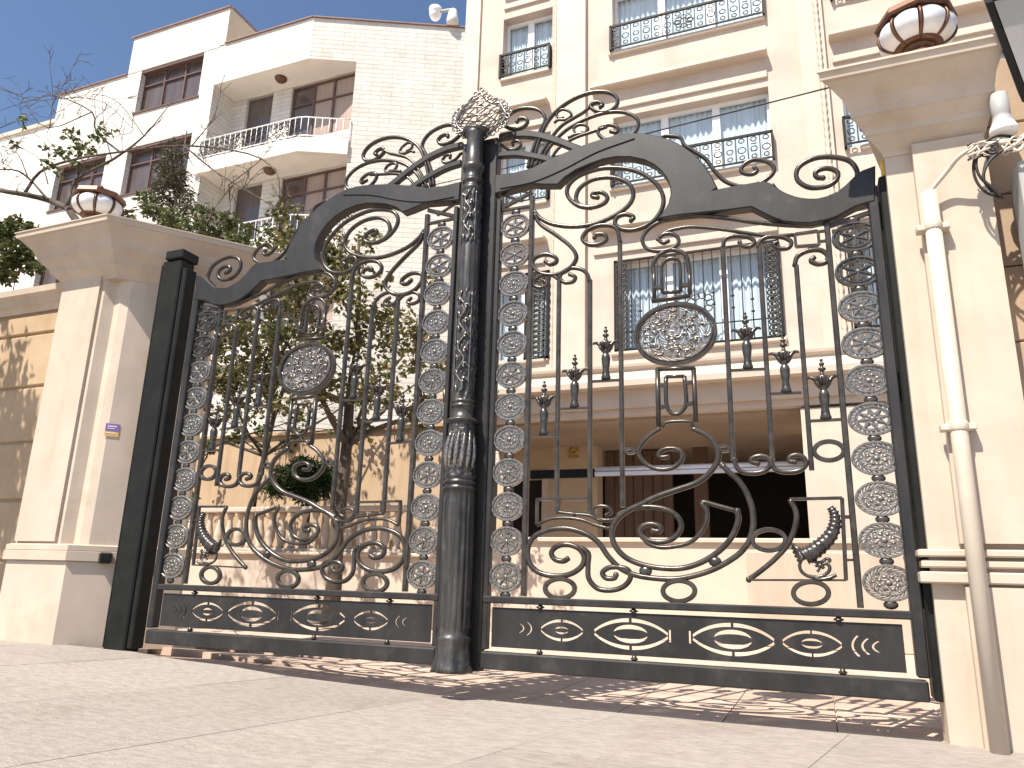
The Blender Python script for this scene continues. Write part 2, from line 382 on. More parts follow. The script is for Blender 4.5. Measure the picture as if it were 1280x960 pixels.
# driveway slabs just behind the gate line
dr = empty('driveway_threshold', (0, 0, 0)); tag(dr, kind='structure')
xs = [-3.3 + 0.62 * i for i in range(11)]
for r_, (ya, yb) in enumerate(((-0.035, 0.52), (0.53, 1.08), (1.09, 1.7), (1.71, 2.4))):
    for i in range(10):
        x0 = xs[i] + 0.004; x1 = xs[i + 1] - 0.004
        b_ = MB(); zt = [gz(x0) - 0.022, gz(x1) - 0.022]
        vs = [(x0, ya, -0.3), (x1, ya, -0.3), (x1, yb, -0.3), (x0, yb, -0.3), (x0, ya, zt[0]), (x1, ya, zt[1]), (x1, yb, min(zt[1], -0.1)), (x0, yb, min(zt[0], -0.1))]
        b_.add(vs, [(4, 5, 6, 7), (0, 1, 5, 4), (1, 2, 6, 5), (2, 3, 7, 6), (3, 0, 4, 7)])
        b_.obj('driveway_slab', M['drive'], dr)
pv = MB(); nx_ = 120; vs = []; fs = []
for i in range(nx_ + 1):
    x = -40 + 54 * i / nx_
    vs += [(x, -0.06, gz(x) - .006), (x, -30, gz(x) - .006), (x, -0.06, -.41)]
for i in range(nx_):
    a = 3 * i; fs += [(a, a + 1, a + 4, a + 3), (a + 2, a, a + 3, a + 5)]
pv.add(vs, fs)
pave = pv.obj('pavement', M['pave']); tag(pave, kind='structure')
SK = 0.2
rnd = random.Random(3)
def slab(u0, u1, v0, v1):
    n = 4; vs = []; fs = []
    dz = rnd.uniform(-0.0006, 0.0006); tl = rnd.uniform(-0.0006, 0.0006)
    e = 0.0016
    for j in range(n + 1):
        for i in range(n + 1):
            u = u0 + e + (u1 - u0 - 2 * e) * i / n; v = v0 + e + (v1 - v0 - 2 * e) * j / n
            x = u - SK * v; y = -0.045 - v
            vs.append((x, y, gz(x) + dz + tl * (i / n - .5)))
    for j in range(n):
        for i in range(n):
            a = j * (n + 1) + i; fs.append((a, a + n + 1, a + n + 2, a + 1))
    rim = [i for i in range(n + 1)] + [j * (n + 1) + n for j in range(1, n + 1)] + [n * (n + 1) + i for i in range(n - 1, -1, -1)] + [j * (n + 1) for j in range(n - 1, 0, -1)]
    b = len(vs)
    for k in rim: vs.append((vs[k][0], vs[k][1], vs[k][2] - 0.06))
    R = len(rim)
    for k in range(R): fs.append((rim[k], rim[(k + 1) % R], b + (k + 1) % R, b + k))
    q = MB(); q.add(vs, fs); return q.obj('paving_slab', M['pave'], pave)
us = [-9.86 + 1.22 * i for i in range(13)]
for i in range(12):
    v = 0.0; k = rnd.uniform(0.6, 1.6)
    while v < 6.0:
        slab(us[i], us[i + 1], v, v + k); v += k; k = rnd.uniform(1.5, 2.3)

# ------------------------------------------------------------------ left pillar, garden wall
lp = empty('gate_pillar', (-4.0, 0.2, 0)); 
def lpart(name, mb, mat=None):
    o = mb.obj(name, mat or M['stone'], lp); o.location = (4.0, -0.2, 0); return o
LPOLY = [(-4.36, -0.10), (-3.80, -0.10), (-3.74, -0.02), (-3.66, -0.03), (-3.58, 0.0), (-3.12, 0.59), (-3.4, 0.9), (-4.36, 0.9)]
LP2 = [(-4.36, -0.10), (-3.66, -0.10), (-3.12, 0.59), (-3.4, 0.9), (-4.36, 0.9)]
LP3 = [(-4.36, -0.10), (-3.66, -0.10), (-2.96, 0.79), (-3.25, 1.05), (-4.36, 1.05)]
b = MB(); b.stack(LPOLY, [(-0.05, 0.0), (3.34, 0.0)]); lpart('shaft', b)
b = MB(); b.stack(LP2, [(-0.05, 0.03), (0.66, 0.03), (0.67, 0.024)]); lpart('plinth', b)
b = MB(); b.stack(LP2, [(0.672, 0.055), (0.75, 0.055), (0.755, 0.04)]); lpart('moulding', b)
b = MB(); b.stack(LP2, [(0.757, 0.048), (0.80, 0.048), (0.81, 0.02)]); lpart('moulding', b)
b = MB(); b.box(-4.345, -3.84, -0.128, -0.099, 0.83, 3.30); lpart('front_panel', b)
CAPL = [(3.25, 0.008), (3.275, 0.012), (3.355, 0.095), (3.36, 0.105), (3.395, 0.11), (3.40, 0.115), (3.465, 0.18), (3.47, 0.19), (3.50, 0.195), (3.505, 0.20), (3.56, 0.225), (3.655, 0.315), (3.66, 0.335), (3.70, 0.34), (3.705, 0.35), (3.715, 0.35), (3.717, 0.30), (3.76, 0.0)]
b = MB(); b.stack(LP3, CAPL); lpart('cap', b)
tag(lp, 'cream stone pillar with splayed inner side beside the tall black hinge post', 'pillar')
wl = empty('garden_wall', (-9, 0.6, 0)); tag(wl, 'tan stone garden wall with horizontal grooves and moulded coping', 'wall')
def wpart(name, mb, mat):
    o = mb.obj(name, mat, wl); o.location = (9, -0.6, 0); return o
zs = [0.0, 0.66, 1.22, 1.78, 2.34, 2.90, 3.12]
for i in range(len(zs) - 1):
    b = MB(); b.bbox(-14, -4.362, 0.12, 0.5, zs[i] + 0.012 - (0.06 if i == 0 else 0), zs[i + 1] - 0.012, 0.012); wpart('stone_course', b, M['stone_side'])
b = MB(); b.box(-14, -4.363, 0.15, 0.48, -0.05, 3.14); wpart('core', b, M['stone_side'])
b = MB(); b.stack([(-14, 0.12), (-4.364, 0.12), (-4.364, 0.5), (-14, 0.5)], [(3.145, 0.0), (3.20, 0.03), (3.21, 0.06), (3.27, 0.075), (3.30, 0.12), (3.36, 0.13), (3.40, 0.0)])
for i, v in enumerate(b.v):
    if v[0] > -4.6: b.v[i] = (-4.364, v[1], v[2])
wpart('coping', b, M['stone'])

# ------------------------------------------------------------------ right pillar
rp = empty('gate_pillar', (3.1, 0.1, -0.13)); tag(rp, 'cream stone pillar with raised panel and downpipe beside thin hinge post', 'pillar')
def rpart(name, mb, mat=None):
    o = mb.obj(name, mat or M['stone'], rp); o.location = (-3.1, -0.1, 0.13); return o
RP = [(2.80, -0.10), (3.33, -0.10), (3.33, 0.6), (2.88, 0.6), (2.88, 0.14), (2.80, 0.14)]
RPc = [(2.80, -0.10), (3.33, -0.10), (3.33, 0.6), (2.80, 0.6)]
b = MB(); b.stack(RP, [(-0.35, 0.0), (3.30, 0.0)]); rpart('shaft', b)
b = MB(); b.box(2.945, 3.32, -0.155, -0.099, 0.86, 3.22); rpart('raised_panel', b)
b = MB(); b.box(2.945, 3.32, -0.150, -0.099, -0.3, 0.64); rpart('plinth_panel', b)
for (za, zb, of) in ((0.655, 0.715, 0.058), (0.735, 0.775, 0.045), (0.79, 0.83, 0.058)):
    b = MB(); b.stack(RPc, [(za, of - .008), (za + 0.008, of), (zb - 0.008, of), (zb, of - 0.012)])
    for i, v in enumerate(b.v):
        if v[0] > 3.2: b.v[i] = (3.345, v[1], v[2])
    rpart('moulding', b)
b = MB(); b.stack(RPc, [(3.19, 0.008), (3.215, 0.012), (3.295, 0.095), (3.30, 0.105), (3.335, 0.11), (3.34, 0.115), (3.395, 0.17), (3.40, 0.18), (3.44, 0.185), (3.445, 0.19), (3.50, 0.215), (3.585, 0.31), (3.59, 0.335), (3.63, 0.345), (3.634, 0.358), (3.648, 0.358), (3.65, 0.31), (3.69, 0.0)])
for i, v in enumerate(b.v):
    if v[0] > 3.33: b.v[i] = (3.33 + (v[0] - 3.33) * 0.28, v[1], v[2])
    elif v[1] > 0.3: b.v[i] = (2.805, 0.145, v[2])
rpart('cap', b)
# neighbouring wall
nw = empty('neighbour_wall', (4.5, 0.3, -0.13)); tag(nw, 'stone wall of the next property, shade painted in as brown, meeting the pillar with the downpipe', 'wall')
for i in range(9):
    z0 = -0.3 + i * 0.46
    b = MB(); b.bbox(3.345, 7.0, 0.06, 0.6, z0, z0 + 0.452, 0.008); o = b.obj('stone_course', M['neighbour'], nw); o.location = (-4.5, -0.3, 0.13)
b = MB(); b.box(3.347, 6.99, 0.09, 0.59, -0.3, 3.84); o = b.obj('core', M['neighbour'], nw); o.location = (-4.5, -0.3, 0.13)

# ------------------------------------------------------------------ lamps on the pillars
def pillar_lamp(loc, s, label):
    t = empty('pillar_lamp', loc); t.scale = (s * 1.02, s * 1.02, s * .86); tag(t, label, 'lamp')
    b = MB(); b.lathe([(0.10, -0.20), (0.10, -0.06), (0.13, -0.055), (0.13, -0.03), (0.12, -0.02), (0.11, 0.0), (0.105, 0.012), (0.075, 0.025), (0.06, 0.045), (0.085, 0.06), (0.09, 0.07)], 16); b.obj('base', M['bronze'], t)
    def gr(a): return 0.085 + 0.125 * sin(a) ** 0.8
    prof = [(0.088, 0.07), (0.15, 0.095), (0.19, 0.135), (0.205, 0.185), (0.20, 0.23), (0.175, 0.27), (0.15, 0.29)]
    sp = smooth(prof, 4)
    for k in range(8):
        a0 = 2 * pi * k / 8; vs = []; fs = []; n = 6
        for (r, z) in sp:
            for j in range(n + 1):
                a = a0 + 0.07 + (2 * pi / 8 - 0.14) * j / n
                bul = r * (1 + 0.05 * sin(pi * j / n))
                vs.append((bul * cos(a), bul * sin(a), z))
        for i in range(len(sp) - 1):
            for j in range(n):
                q = i * (n + 1) + j; fs.append((q, q + 1, q + n + 2, q + n + 1))
        b = MB(); b.add(vs, fs, True); b.obj('glass_panel', M['opal'], t)
        pts = [((r + 0.004) * cos(a0), (r + 0.004) * sin(a0), z) for (r, z) in sp]
        b = MB(); b.tube(pts, 0.010, 6); b.obj('rib', M['bronze'], t)
    b = MB(); b.lathe([(0.10, 0.065), (0.135, 0.08), (0.125, 0.094), (0.09, 0.094)], 24); b.obj('lower_ring', M['bronze'], t)
    b = MB(); b.lathe([(0.14, 0.285), (0.215, 0.272), (0.228, 0.288), (0.215, 0.335), (0.12, 0.352), (0.06, 0.37), (0.05, 0.40), (0.018, 0.42), (0.024, 0.44), (0.004, 0.47)], 8); o = b.obj('cap', M['bronze'], t)
    for p in o.data.polygons: p.use_smooth = False
    return t
pillar_lamp((3.045, -0.17, 3.79), 1.0, 'opal globe lamp with bronze ribs on the pillar with the downpipe')
pillar_lamp((-4.10, -0.10, 3.87), 1.05, 'opal globe lamp with bronze ribs on the pillar beside the bare branches')

# ------------------------------------------------------------------ hinge posts
hp = empty('hinge_post', (-3.02, 0, 0)); tag(hp, 'tall wide black steel hinge post in front of the splayed pillar', 'post')
b = MB(); b.bbox(-0.14, 0.09, -0.06, 0.10, -0.03, 3.36, 0.012); b.obj('tube', M['black'], hp)
b = MB(); b.bbox(0.095, 0.15, -0.045, 0.08, 0.0, 3.27, 0.008); b.obj('inner_stile', M['black'], hp)
b = MB(); b.bbox(-0.10, 0.11, -0.08, 0.12, 3.362, 3.45, 0.01); b.obj('cap', M['black'], hp)
b = MB(); b.bbox(-0.16, -0.145, -0.05, 0.08, 0.0, 3.33, 0.004); b.obj('edge_strip', M['black'], hp)
hq = empty('hinge_post', (2.81, 0, 0.06)); tag(hq, 'slim black steel hinge post against the pillar with the downpipe', 'post')
b = MB(); b.bbox(-0.05, 0.06, -0.05, 0.13, 0.0, 3.04, 0.01); o = b.obj('tube', M['black'], hq)
for z in (0.55, 1.7, 2.8):
    b = MB(); b.lathe([(0.026, z - 0.09), (0.03, z - 0.085), (0.03, z + 0.085), (0.026, z + 0.09)], 12, (-0.07, 0.02, 0)); b.obj('hinge', M['black'], hq)

# ------------------------------------------------------------------ gate leaf (built once, mirrored for its twin)
leaf = empty('gate_leaf', (0, 0, 0))
BW, BD = 0.030, 0.030
SCN = [0]
def bar(name, pts, w=BW, d=BD, y=0.0, k=5, curl=True, mat='iron'):
    xz = gp(pts); xz = smooth(xz, k)
    n = len(xz)
    SCN[0] += 1; d = d + 0.0011 * (SCN[0] % 9)
    b = MB(); b.flat(xz, w, d, y, rnd=(mat == 'iron'))
    if curl:
        b.ball((xz[-1][0], y, xz[-1][1]), w * 0.62, 8, 5, (1, d / w * 0.9, 1))
    return b.obj(name, M[mat], leaf)
def zbar(name, x, z0, z1, w=BW, d=BD, y=0.0):
    b = MB(); b.flat([(x, z0), (x, z1)], w, d, y); return b.obj(name, M['iron'], leaf)
def sbar(name, a, c, w=0.02, d=0.03, y=0.0):
    SCN[0] += 1; p = gp([a, c]); b = MB(); b.flat(p, w, d - 0.0007 * (SCN[0] % 7) - .001, y); return b.obj(name, M['iron'], leaf)
def T(t, *pts): return tp(t, pts)

ZMID = 0.462
# frame
b = MB(); b.bbox(0.165, 2.74, -0.035, 0.035, ZMID, ZMID + 0.045, 0.006); b.obj('middle_rail', M['plate'], leaf)
b = MB(); b.bbox(0.165, 2.74, -0.045, 0.045, 0.052, 0.158, 0.008); b.obj('bottom_rail', M['plate'], leaf)
b = MB(); b.bbox(2.69, 2.752, -0.04, 0.04, 0.17, 3.05, 0.008); b.obj('hinge_stile', M['plate'], leaf)
# top rail: swan-necked plate
up = [(622, 223), (645, 220), (668, 214), (690, 203), (725, 188), (755, 178), (775, 173), (792, 171), (808, 172), (824, 175), (840, 180), (855, 188), (870, 199), (882, 213), (890, 226), (896, 238), (889, 243), (920, 237), (955, 231), (963, 234), (974, 242), (990, 250), (1004, 253), (1018, 254), (1034, 250), (1048, 244), (1058, 236), (1068, 226), (1078, 218), (1092, 213)]
lo = [(1092, 254), (1080, 257), (1068, 261), (1055, 268), (1044, 274), (1030, 278), (1014, 281), (998, 281), (980, 279), (966, 274), (952, 267), (940, 261), (910, 265), (880, 268), (850, 271), (826, 275), (832, 268), (838, 258), (841, 246), (840, 236), (836, 226), (829, 217), (820, 209), (808, 203), (790, 199), (772, 199), (755, 202), (738, 208), (722, 215), (708, 224), (699, 233), (682, 233), (667, 232), (645, 238), (622, 244)]
rail_loop = gp(up) + gp(lo)
rail_loop = [(x, min(z, 3.24) if x > 2.6 else z) for x, z in rail_loop]
vs, fs = fret([rail_loop], 0.075, 0.008)
b = MB(); b.add(vs, fs); b.obj('top_rail', M['plate'], leaf)
# thin edging on the rail
for y in (-0.047,):
    b = MB(); b.flat(smooth(gp([(628, 239), (668, 231), (705, 216), (748, 194), (795, 177)]), 4), 0.008, 0.012, y); b.obj('rail_ridge', M['plate'], leaf)
# stiles and upright bars
X1, XB = 0.444, [0.663, 0.892, 1.109, 1.804, 2.033, 2.249]
X2 = 2.447
zbar('inner_stile', X1, ZMID + 0.052, 3.40, 0.036, 0.04)
zbar('outer_stile', X2, ZMID + 0.052, 2.98, 0.034, 0.04)
b = MB(); b.bbox(0.165, 0.20, -0.03, 0.03, 0.17, 3.42, 0.005); b.obj('meeting_stile', M['plate'], leaf)
zt = lambda px, py: at_y(px, py, 0).z
zbar('upright_bar', XB[0], zt(698, 640), zt(698, 347), 0.03)
zbar('upright_bar', XB[1], zt(738, 640), zt(737, 350), 0.03)
zbar('upright_bar', XB[2], zt(777, 634), zt(776, 300), 0.03)
zbar('upright_bar', XB[3], zt(916, 575), zt(905, 308), 0.03)
zbar('upright_bar', XB[4], zt(963, 575), zt(948, 308), 0.03)
zbar('upright_bar', XB[5], zt(1013, 588), zt(994, 332), 0.03)
# crest scrolls on top of the rail
bar('crest_arch', T('A', (100, 290), (170, 277), (240, 276), (310, 285), (400, 312), (470, 340), (520, 358)), 0.055, 0.05, 0, 5, False, 'plate')
bar('crest_arch', T('A', (100, 378), (180, 373), (250, 381), (320, 395), (390, 415)), 0.05, 0.05, 0, 5, False, 'plate')
SCROLLS = [
 ('B', [(-53, -32), (-33, -40), (40, -32), (60, 4), (108, 36), (168, 76), (215, 138), (268, 188), (348, 213), (430, 200), (488, 165), (511, 130), (490, 97), (440, 80), (390, 85), (355, 110), (345, 135), (370, 150), (405, 150), (425, 135), (412, 118)], 0.026),
 ('B', [(500, 205), (525, 235), (575, 262), (650, 283), (740, 284), (830, 258), (890, 220), (925, 165), (918, 120), (880, 82), (800, 65), (710, 73), (640, 110), (621, 155), (638, 192), (690, 218), (760, 215), (810, 192), (830, 160), (820, 135), (780, 122), (735, 130), (715, 150), (728, 168), (755, 170)], 0.030),
 ('A', [(240, 440), (250, 395), (272, 330), (305, 248), (326, 203), (316, 170), (280, 146), (220, 142), (170, 157), (130, 190)], 0.026),
 ('A', [(110, 222), (150, 243), (190, 245), (225, 230), (238, 206), (220, 192), (190, 197), (186, 210)], 0.026),
 ('A', [(255, 440), (280, 360), (300, 295), (335, 215), (390, 150), (470, 95), (560, 63), (640, 63), (685, 92), (681, 130), (640, 157), (590, 158), (555, 139), (562, 118), (590, 112), (614, 124), (602, 136)], 0.026),
 ('A', [(275, 440), (330, 330), (400, 237), (470, 190), (520, 160), (552, 132), (575, 116)], 0.022),
 ('A', [(370, 215), (392, 200), (430, 198), (457, 178), (445, 157), (412, 148), (386, 165), (390, 188), (415, 190)], 0.020),
 ('A', [(290, 445), (345, 340), (430, 252), (530, 196), (620, 166), (700, 160), (760, 176), (792, 210), (780, 255), (735, 286), (660, 302), (612, 290), (590, 262), (606, 236), (650, 225), (688, 240), (684, 262), (655, 258)], 0.026),
 ('A', [(330, 440), (390, 345), (470, 292), (560, 260), (630, 236)], 0.022),
 ('A', [(440, 290), (480, 272), (520, 266), (540, 245), (525, 226), (490, 226), (468, 246), (484, 266), (510, 262)], 0.020),
 ('A', [(104, 322), (135, 345), (175, 348), (204, 328), (192, 306), (165, 310), (165, 326)], 0.022),
 # inside the rail
 ('A', [(272, 655), (300, 690), (360, 720), (450, 733), (550, 725), (650, 690), (730, 640), (766, 585), (755, 532), (710, 500), (640, 487), (560, 500), (500, 540), (480, 590), (500, 625), (560, 637), (620, 617), (637, 587), (610, 563), (570, 565), (562, 583), (588, 588)], 0.030),
 ('A', [(560, 640), (500, 632), (455, 603), (435, 565), (448, 520), (500, 477), (590, 446), (680, 440), (780, 456), (860, 500), (908, 560), (917, 620), (890, 680), (840, 725), (770, 750), (710, 746), (676, 718), (688, 685), (730, 672), (768, 686), (755, 703)], 0.030),
 ('A', [(702, 815), (686, 750), (650, 728), (590, 730), (535, 755), (512, 795), (540, 822), (590, 823), (632, 800), (622, 774), (582, 773), (572, 788)], 0.028),
 ('A', [(275, 670), (300, 720), (380, 775), (450, 830), (482, 880), (465, 925), (420, 960), (360, 975), (300, 965), (265, 925), (275, 890), (330, 872), (378, 888), (380, 912), (350, 922), (328, 908)], 0.028),
 ('C', [(549, 135), (535, 90), (500, 65), (450, 62), (410, 85), (400, 112), (425, 133), (465, 128), (476, 106), (450, 92)], 0.028),
 ('C', [(393, 118), (360, 96), (310, 97), (274, 122), (275, 150), (310, 158), (338, 142), (322, 126)], 0.026),
 ('B', [(765, 395), (640, 407), (540, 404), (400, 390), (280, 372), (150, 361), (60, 364), (0, 370), (-80, 400), (-130, 440), (-148, 480), (-130, 520), (-80, 536), (-10, 528), (30, 500), (30, 470), (0, 450), (-40, 452), (-66, 475), (-45, 495), (-20, 486)], 0.026),
 ('B', [(612, 455), (480, 460), (380, 446), (240, 426), (120, 415), (50, 419), (-30, 440), (-72, 478)], 0.022),
 ('B', [(255, 520), (265, 478), (310, 461), (380, 466), (412, 490), (390, 513), (350, 508), (338, 492)], 0.026),
 ('B', [(430, 520), (441, 487), (480, 466), (550, 466), (596, 490), (580, 520), (530, 523), (506, 503), (525, 494)], 0.026),
 ('B', [(612, 612), (628, 562), (680, 535), (740, 531), (776, 556), (770, 590), (730, 601), (694, 586), (708, 570)], 0.028),
 # lower field
 ('E', [(905, -18), (850, 18), (802, 70), (794, 112), (830, 160), (890, 186), (960, 181), (1005, 146), (1012, 107), (980, 85), (930, 85), (896, 105), (904, 126), (938, 124)], 0.028),
 ('E', [(1060, -18), (1130, 15), (1180, 65), (1192, 130), (1152, 200), (1080, 255), (980, 290), (880, 325), (800, 365), (735, 395), (686, 435), (660, 492), (672, 562), (722, 622), (800, 660), (900, 680), (1010, 681), (1110, 650), (1200, 592), (1262, 520), (1292, 440), (1286, 396)], 0.034),
 ('F', [(325, 395), (240, 372), (150, 350), (176, 400), (168, 460), (130, 520), (70, 560), (-40, 578), (-110, 562), (-150, 525)], 0.026),
 ('E', [(686, 420), (740, 390), (820, 374), (920, 384), (985, 420), (1006, 475), (970, 530), (900, 551), (830, 536), (799, 500), (815, 470), (860, 460), (902, 475), (895, 496), (866, 494)], 0.032),
 ('E', [(445, 630), (415, 646), (375, 636), (357, 605), (380, 575), (430, 562), (490, 580), (520, 622), (508, 672), (450, 711), (370, 720), (290, 700), (246, 650), (240, 582), (270, 525), (340, 491), (430, 482), (520, 505), (590, 550), (640, 620), (700, 680), (780, 716), (880, 732), (980, 735), (1080, 716), (1180, 681), (1280, 622), (1332, 568), (1356, 518), (1366, 450), (1360, 380), (1332, 302), (1292, 242), (1245, 200), (1210, 165)], 0.034),
 ('E', [(500, 575), (542, 608), (540, 670), (545, 735), (590, 783), (660, 791), (720, 771), (752, 730), (740, 690), (690, 675), (640, 680), (612, 705), (632, 731), (670, 731), (680, 715)], 0.032),
 ('E', [(284, 466), (350, 436), (430, 430), (510, 440), (580, 466), (642, 482)], 0.022),
 ('E', [(384, 400), (470, 410), (550, 418), (600, 442), (660, 440), (692, 425)], 0.020),
 ('E', [(655, 440), (610, 438), (568, 410), (568, 382), (600, 370), (640, 376), (655, 400), (632, 415)], 0.022),
 ('F', [(312, 130), (318, 162), (342, 195), (400, 206), (460, 196), (491, 165), (480, 131), (440, 120), (402, 131), (398, 150), (428, 158)], 0.028),
 ('F', [(494, 130), (498, 155), (522, 190), (580, 201), (640, 191), (671, 160), (655, 126), (620, 115), (590, 126), (588, 146), (614, 150)], 0.028),
 ('F', [(590, 337), (620, 400), (616, 470), (580, 560), (520, 630), (450, 690), (384, 738)], 0.030),
]
for t, pts, w in SCROLLS:
    bar('scroll', tp(t, pts), w, BD if w > 0.024 else 0.024, 0.0, 5)
# straight links, shelves, squares
for t, a, c, w in (
  ('C', (230, 900), (385, 897), .016), ('C', (400, 766), (545, 760), .016), ('C', (556, 628), (702, 620), .016),
  ('D', (285, 573), (462, 565), .016), ('D', (478, 691), (648, 684), .016), ('D', (685, 826), (862, 817), .016),
  ('E', (283, 336), (545, 334), .016), ('E', (286, 336), (284, 462), .02), ('E', (384, 398), (552, 408), .014), ('E', (395, 330), (387, 402), .03),
  ('F', (588, 336), (852, 330), .018), ('F', (850, 330), (870, 742), .022), ('F', (872, 741), (380, 740), .012),
  ('F', (850, 425), (896, 425), .02), ('F', (868, 640), (905, 640), .014),
  ('B', (614, 452), (730, 436), .018), ('B', (730, 436), (736, 505), .018), ('B', (736, 505), (620, 514), .018), ('B', (620, 514), (614, 452), .018),
  ('B', (738, 438), (774, 434), .014), ('B', (740, 488), (776, 484), .014), ('B', (690, 508), (688, 532), .018),
  ('A', (88, 655), (262, 560), .03), ('A', (95, 655), (262, 632), .022), ('A', (110, 575), (210, 605), .014),
  ('B', (775, 415), (1000, 340), .03), ('B', (985, 400), (800, 440), .02)):
    p = tp(t, [a, c]); sbar('link_bar', p[0], p[1], w)
# bracket pieces round the large disc
bar('bracket', T('A', (868, 965), (868, 915), (905, 868), (970, 850), (1030, 880), (1048, 965)), 0.03, 0.03, 0, 5, False)
bar('bracket', T('C', (870, 60), (872, 215)), 0.026, 0.03, 0, 2, False); bar('bracket', T('C', (1048, 75), (1050, 190)), 0.026, 0.03, 0, 2, False)
bar('bracket', T('C', (860, 226), (1052, 200)), 0.024, 0.04, 0, 2, False)
bar('bracket', T('C', (912, 182), (908, 60), (935, 20), (975, 15), (1000, 45), (1003, 178)), 0.022, 0.03, 0, 4, False)
bar('bracket', T('C', (912, 184), (1003, 178)), 0.02, 0.03, 0, 2, False)
bar('bracket', T('C', (885, 566), (1075, 561)), 0.024, 0.03, 0, 2, False)
bar('bracket', T('C', (888, 566), (894, 855)), 0.030, 0.03, 0, 2, False); bar('bracket', T('C', (1068, 561), (1080, 832)), 0.030, 0.03, 0, 2, False)
bar('bracket', T('C', (930, 604), (932, 735), (955, 783), (990, 790), (1020, 765), (1032, 725), (1022, 601)), 0.026, 0.03, 0, 4, False)
bar('bracket', T('C', (930, 604), (1022, 601)), 0.02, 0.03, 0, 2, False)
bar('bracket', T('C', (912, 858), (935, 832), (1045, 828), (1066, 855)), 0.022, 0.03, 0, 3, False)
for t, a, c in (('C', (900, 648), (930, 646)), ('C', (1030, 636), (1060, 634)), ('C', (902, 758), (935, 752)), ('C', (1028, 745), (1065, 738)), ('C', (862, 160), (912, 158)), ('C', (1003, 150), (1046, 145))):
    p = tp(t, [a, c]); sbar('collar', p[0], p[1], 0.028, 0.034)
# rings
def ring(t, c, rx, ry, w=0.026):
    b = MB(); pts = tp(t, [(c[0] + rx * cos(2 * pi * i / 28), c[1] + ry * sin(2 * pi * i / 28)) for i in range(28)])
    b.flat(gp(pts), w, 0.034, 0.0, True); return b.obj('ring', M['iron'], leaf)
ring('E', (400, 783), 74, 48, .028); ring('E', (995, 795), 80, 51, .028); ring('F', (695, 805), 88, 56, .028)
ring('F', (785, 95), 74, 47, .026); ring('F', (485, 540), 82, 53, .026); ring('F', (262, 82), 26, 15, .016); ring('E', (750, 95), 24, 12, .016)
def boss(t, c, rx, name='boss'):
    p = gp(tp(t, [c]))[0]; b = MB(); b.ball((p[0], 0, p[1]), 0.04, 12, 6, (rx, 0.6, rx * 0.78)); return b.obj(name, M['cast'], leaf)
boss('F', (215, 648), 1.0); boss('E', (828, 695), 1.05); boss('E', (472, 412), 0.45)
for x, zc in ((0.56, 0.0), (1.17, 0.0), (2.33, 0.0)):
    b = MB(); b.lathe([(0.014, ZMID - 0.03), (0.014, ZMID - 0.024), (0.028, ZMID - 0.018), (0.028, ZMID - 0.012), (0.014, ZMID - 0.006), (0.014, ZMID + 0.002)], 10, (x, 0, 0)); b.obj('pin', M['iron'], leaf)
    b = MB(); b.lathe([(0.014, 0.152), (0.014, 0.16), (0.026, 0.17), (0.014, 0.18), (0.014, 0.19)], 10, (x, 0, 0)); b.obj('pin', M['iron'], leaf)
# cut-out eye panel
def ell(cx, cz, rx, rz, n=28, a0=0.0, a1=2 * pi):
    full = abs(a1 - a0 - 2 * pi) < 1e-6
    return [(cx + rx * cos(a0 + (a1 - a0) * i / (n if full else n - 1)), cz + rz * sin(a0 + (a1 - a0) * i / (n if full else n - 1))) for i in range(n)]
def almond(cx, cz, rx, rz, w, top, gap):
    """half of an eye outline: a strip from corner to corner, in two halves with a bridge in the middle"""
    res = []
    s = 1 if top else -1
    for (t0, t1) in ((-1 + gap, -0.03), (0.03, 1 - gap)):
        o_, i_ = [], []
        for i in range(13):
            t = t0 + (t1 - t0) * i / 12
            z = rz * (1 - t * t) ** 0.82
            ww = w * (0.75 + 0.5 * (1 - abs(t)))
            o_.append((cx + rx * t, cz + s * z)); i_.append((cx + rx * t * 0.985, cz + s * (z - ww)))
        res.append(o_ + i_[::-1])
    return res
def eye(cx, cz, rx, rz, w, irx):
    L_ = almond(cx, cz, rx, rz, w, True, 0.06) + almond(cx, cz, rx, rz, w, False, 0.06)
    for s in (1, -1):   # crescents of the iris
        o_ = [(cx + irx * cos(a), cz + s * irx * 0.5 * sin(a)) for a in [pi * (0.05 + 0.9 * i / 12) for i in range(13)]]
        i_ = [(cx + irx * 0.9 * cos(a), cz + s * irx * 0.5 * (0.18 + 0.35 * sin(a))) for a in [pi * (0.07 + 0.86 * i / 12) for i in range(13)]]
        L_.append(o_ + i_[::-1])
    return L_
t8 = lambda x, y: gp([(600 + x / 2.2857, 720 + y / 2.2857)])[0]
PX0, PX1, PZ0, PZ1 = 0.225, 2.645, 0.188, 0.436
holes = []
pc = 0.312
for (x, rx, rz, w, ir) in ((233, 0.150, 0.066, 0.014, 0.046), (430, 0.245, 0.092, 0.019, 0.108), (722, 0.245, 0.092, 0.019, 0.108), (947, 0.165, 0.070, 0.014, 0.055)):
    holes += eye(t8(x, 178)[0], pc, rx, rz, w, ir)
for x, h, s in ((138, .042, -1), (116, .03, -1), (1068, .055, 1), (1096, .042, 1), (1126, .03, 1)):
    cx = t8(x, 178)[0]
    o_ = [(cx - s * 0.03 * (1 - (t / h) ** 2) + s * .015, pc + t) for t in [-h + 2 * h * i / 8 for i in range(9)]]
    holes.append(o_ + [(q + 0.011, r * .96 + pc * .04) for q, r in o_[::-1]])
for x, s in ((543, 1), (600, -1)):
    cx = t8(x, 178)[0]; holes.append([(cx - .006, pc - .035), (cx + .006, pc - .035), (cx + .006, pc + .035), (cx - .006, pc + .035)])
vs, fs = fret([[(PX0, PZ0), (PX1, PZ0), (PX1, PZ1), (PX0, PZ1)]] + holes, 0.012)
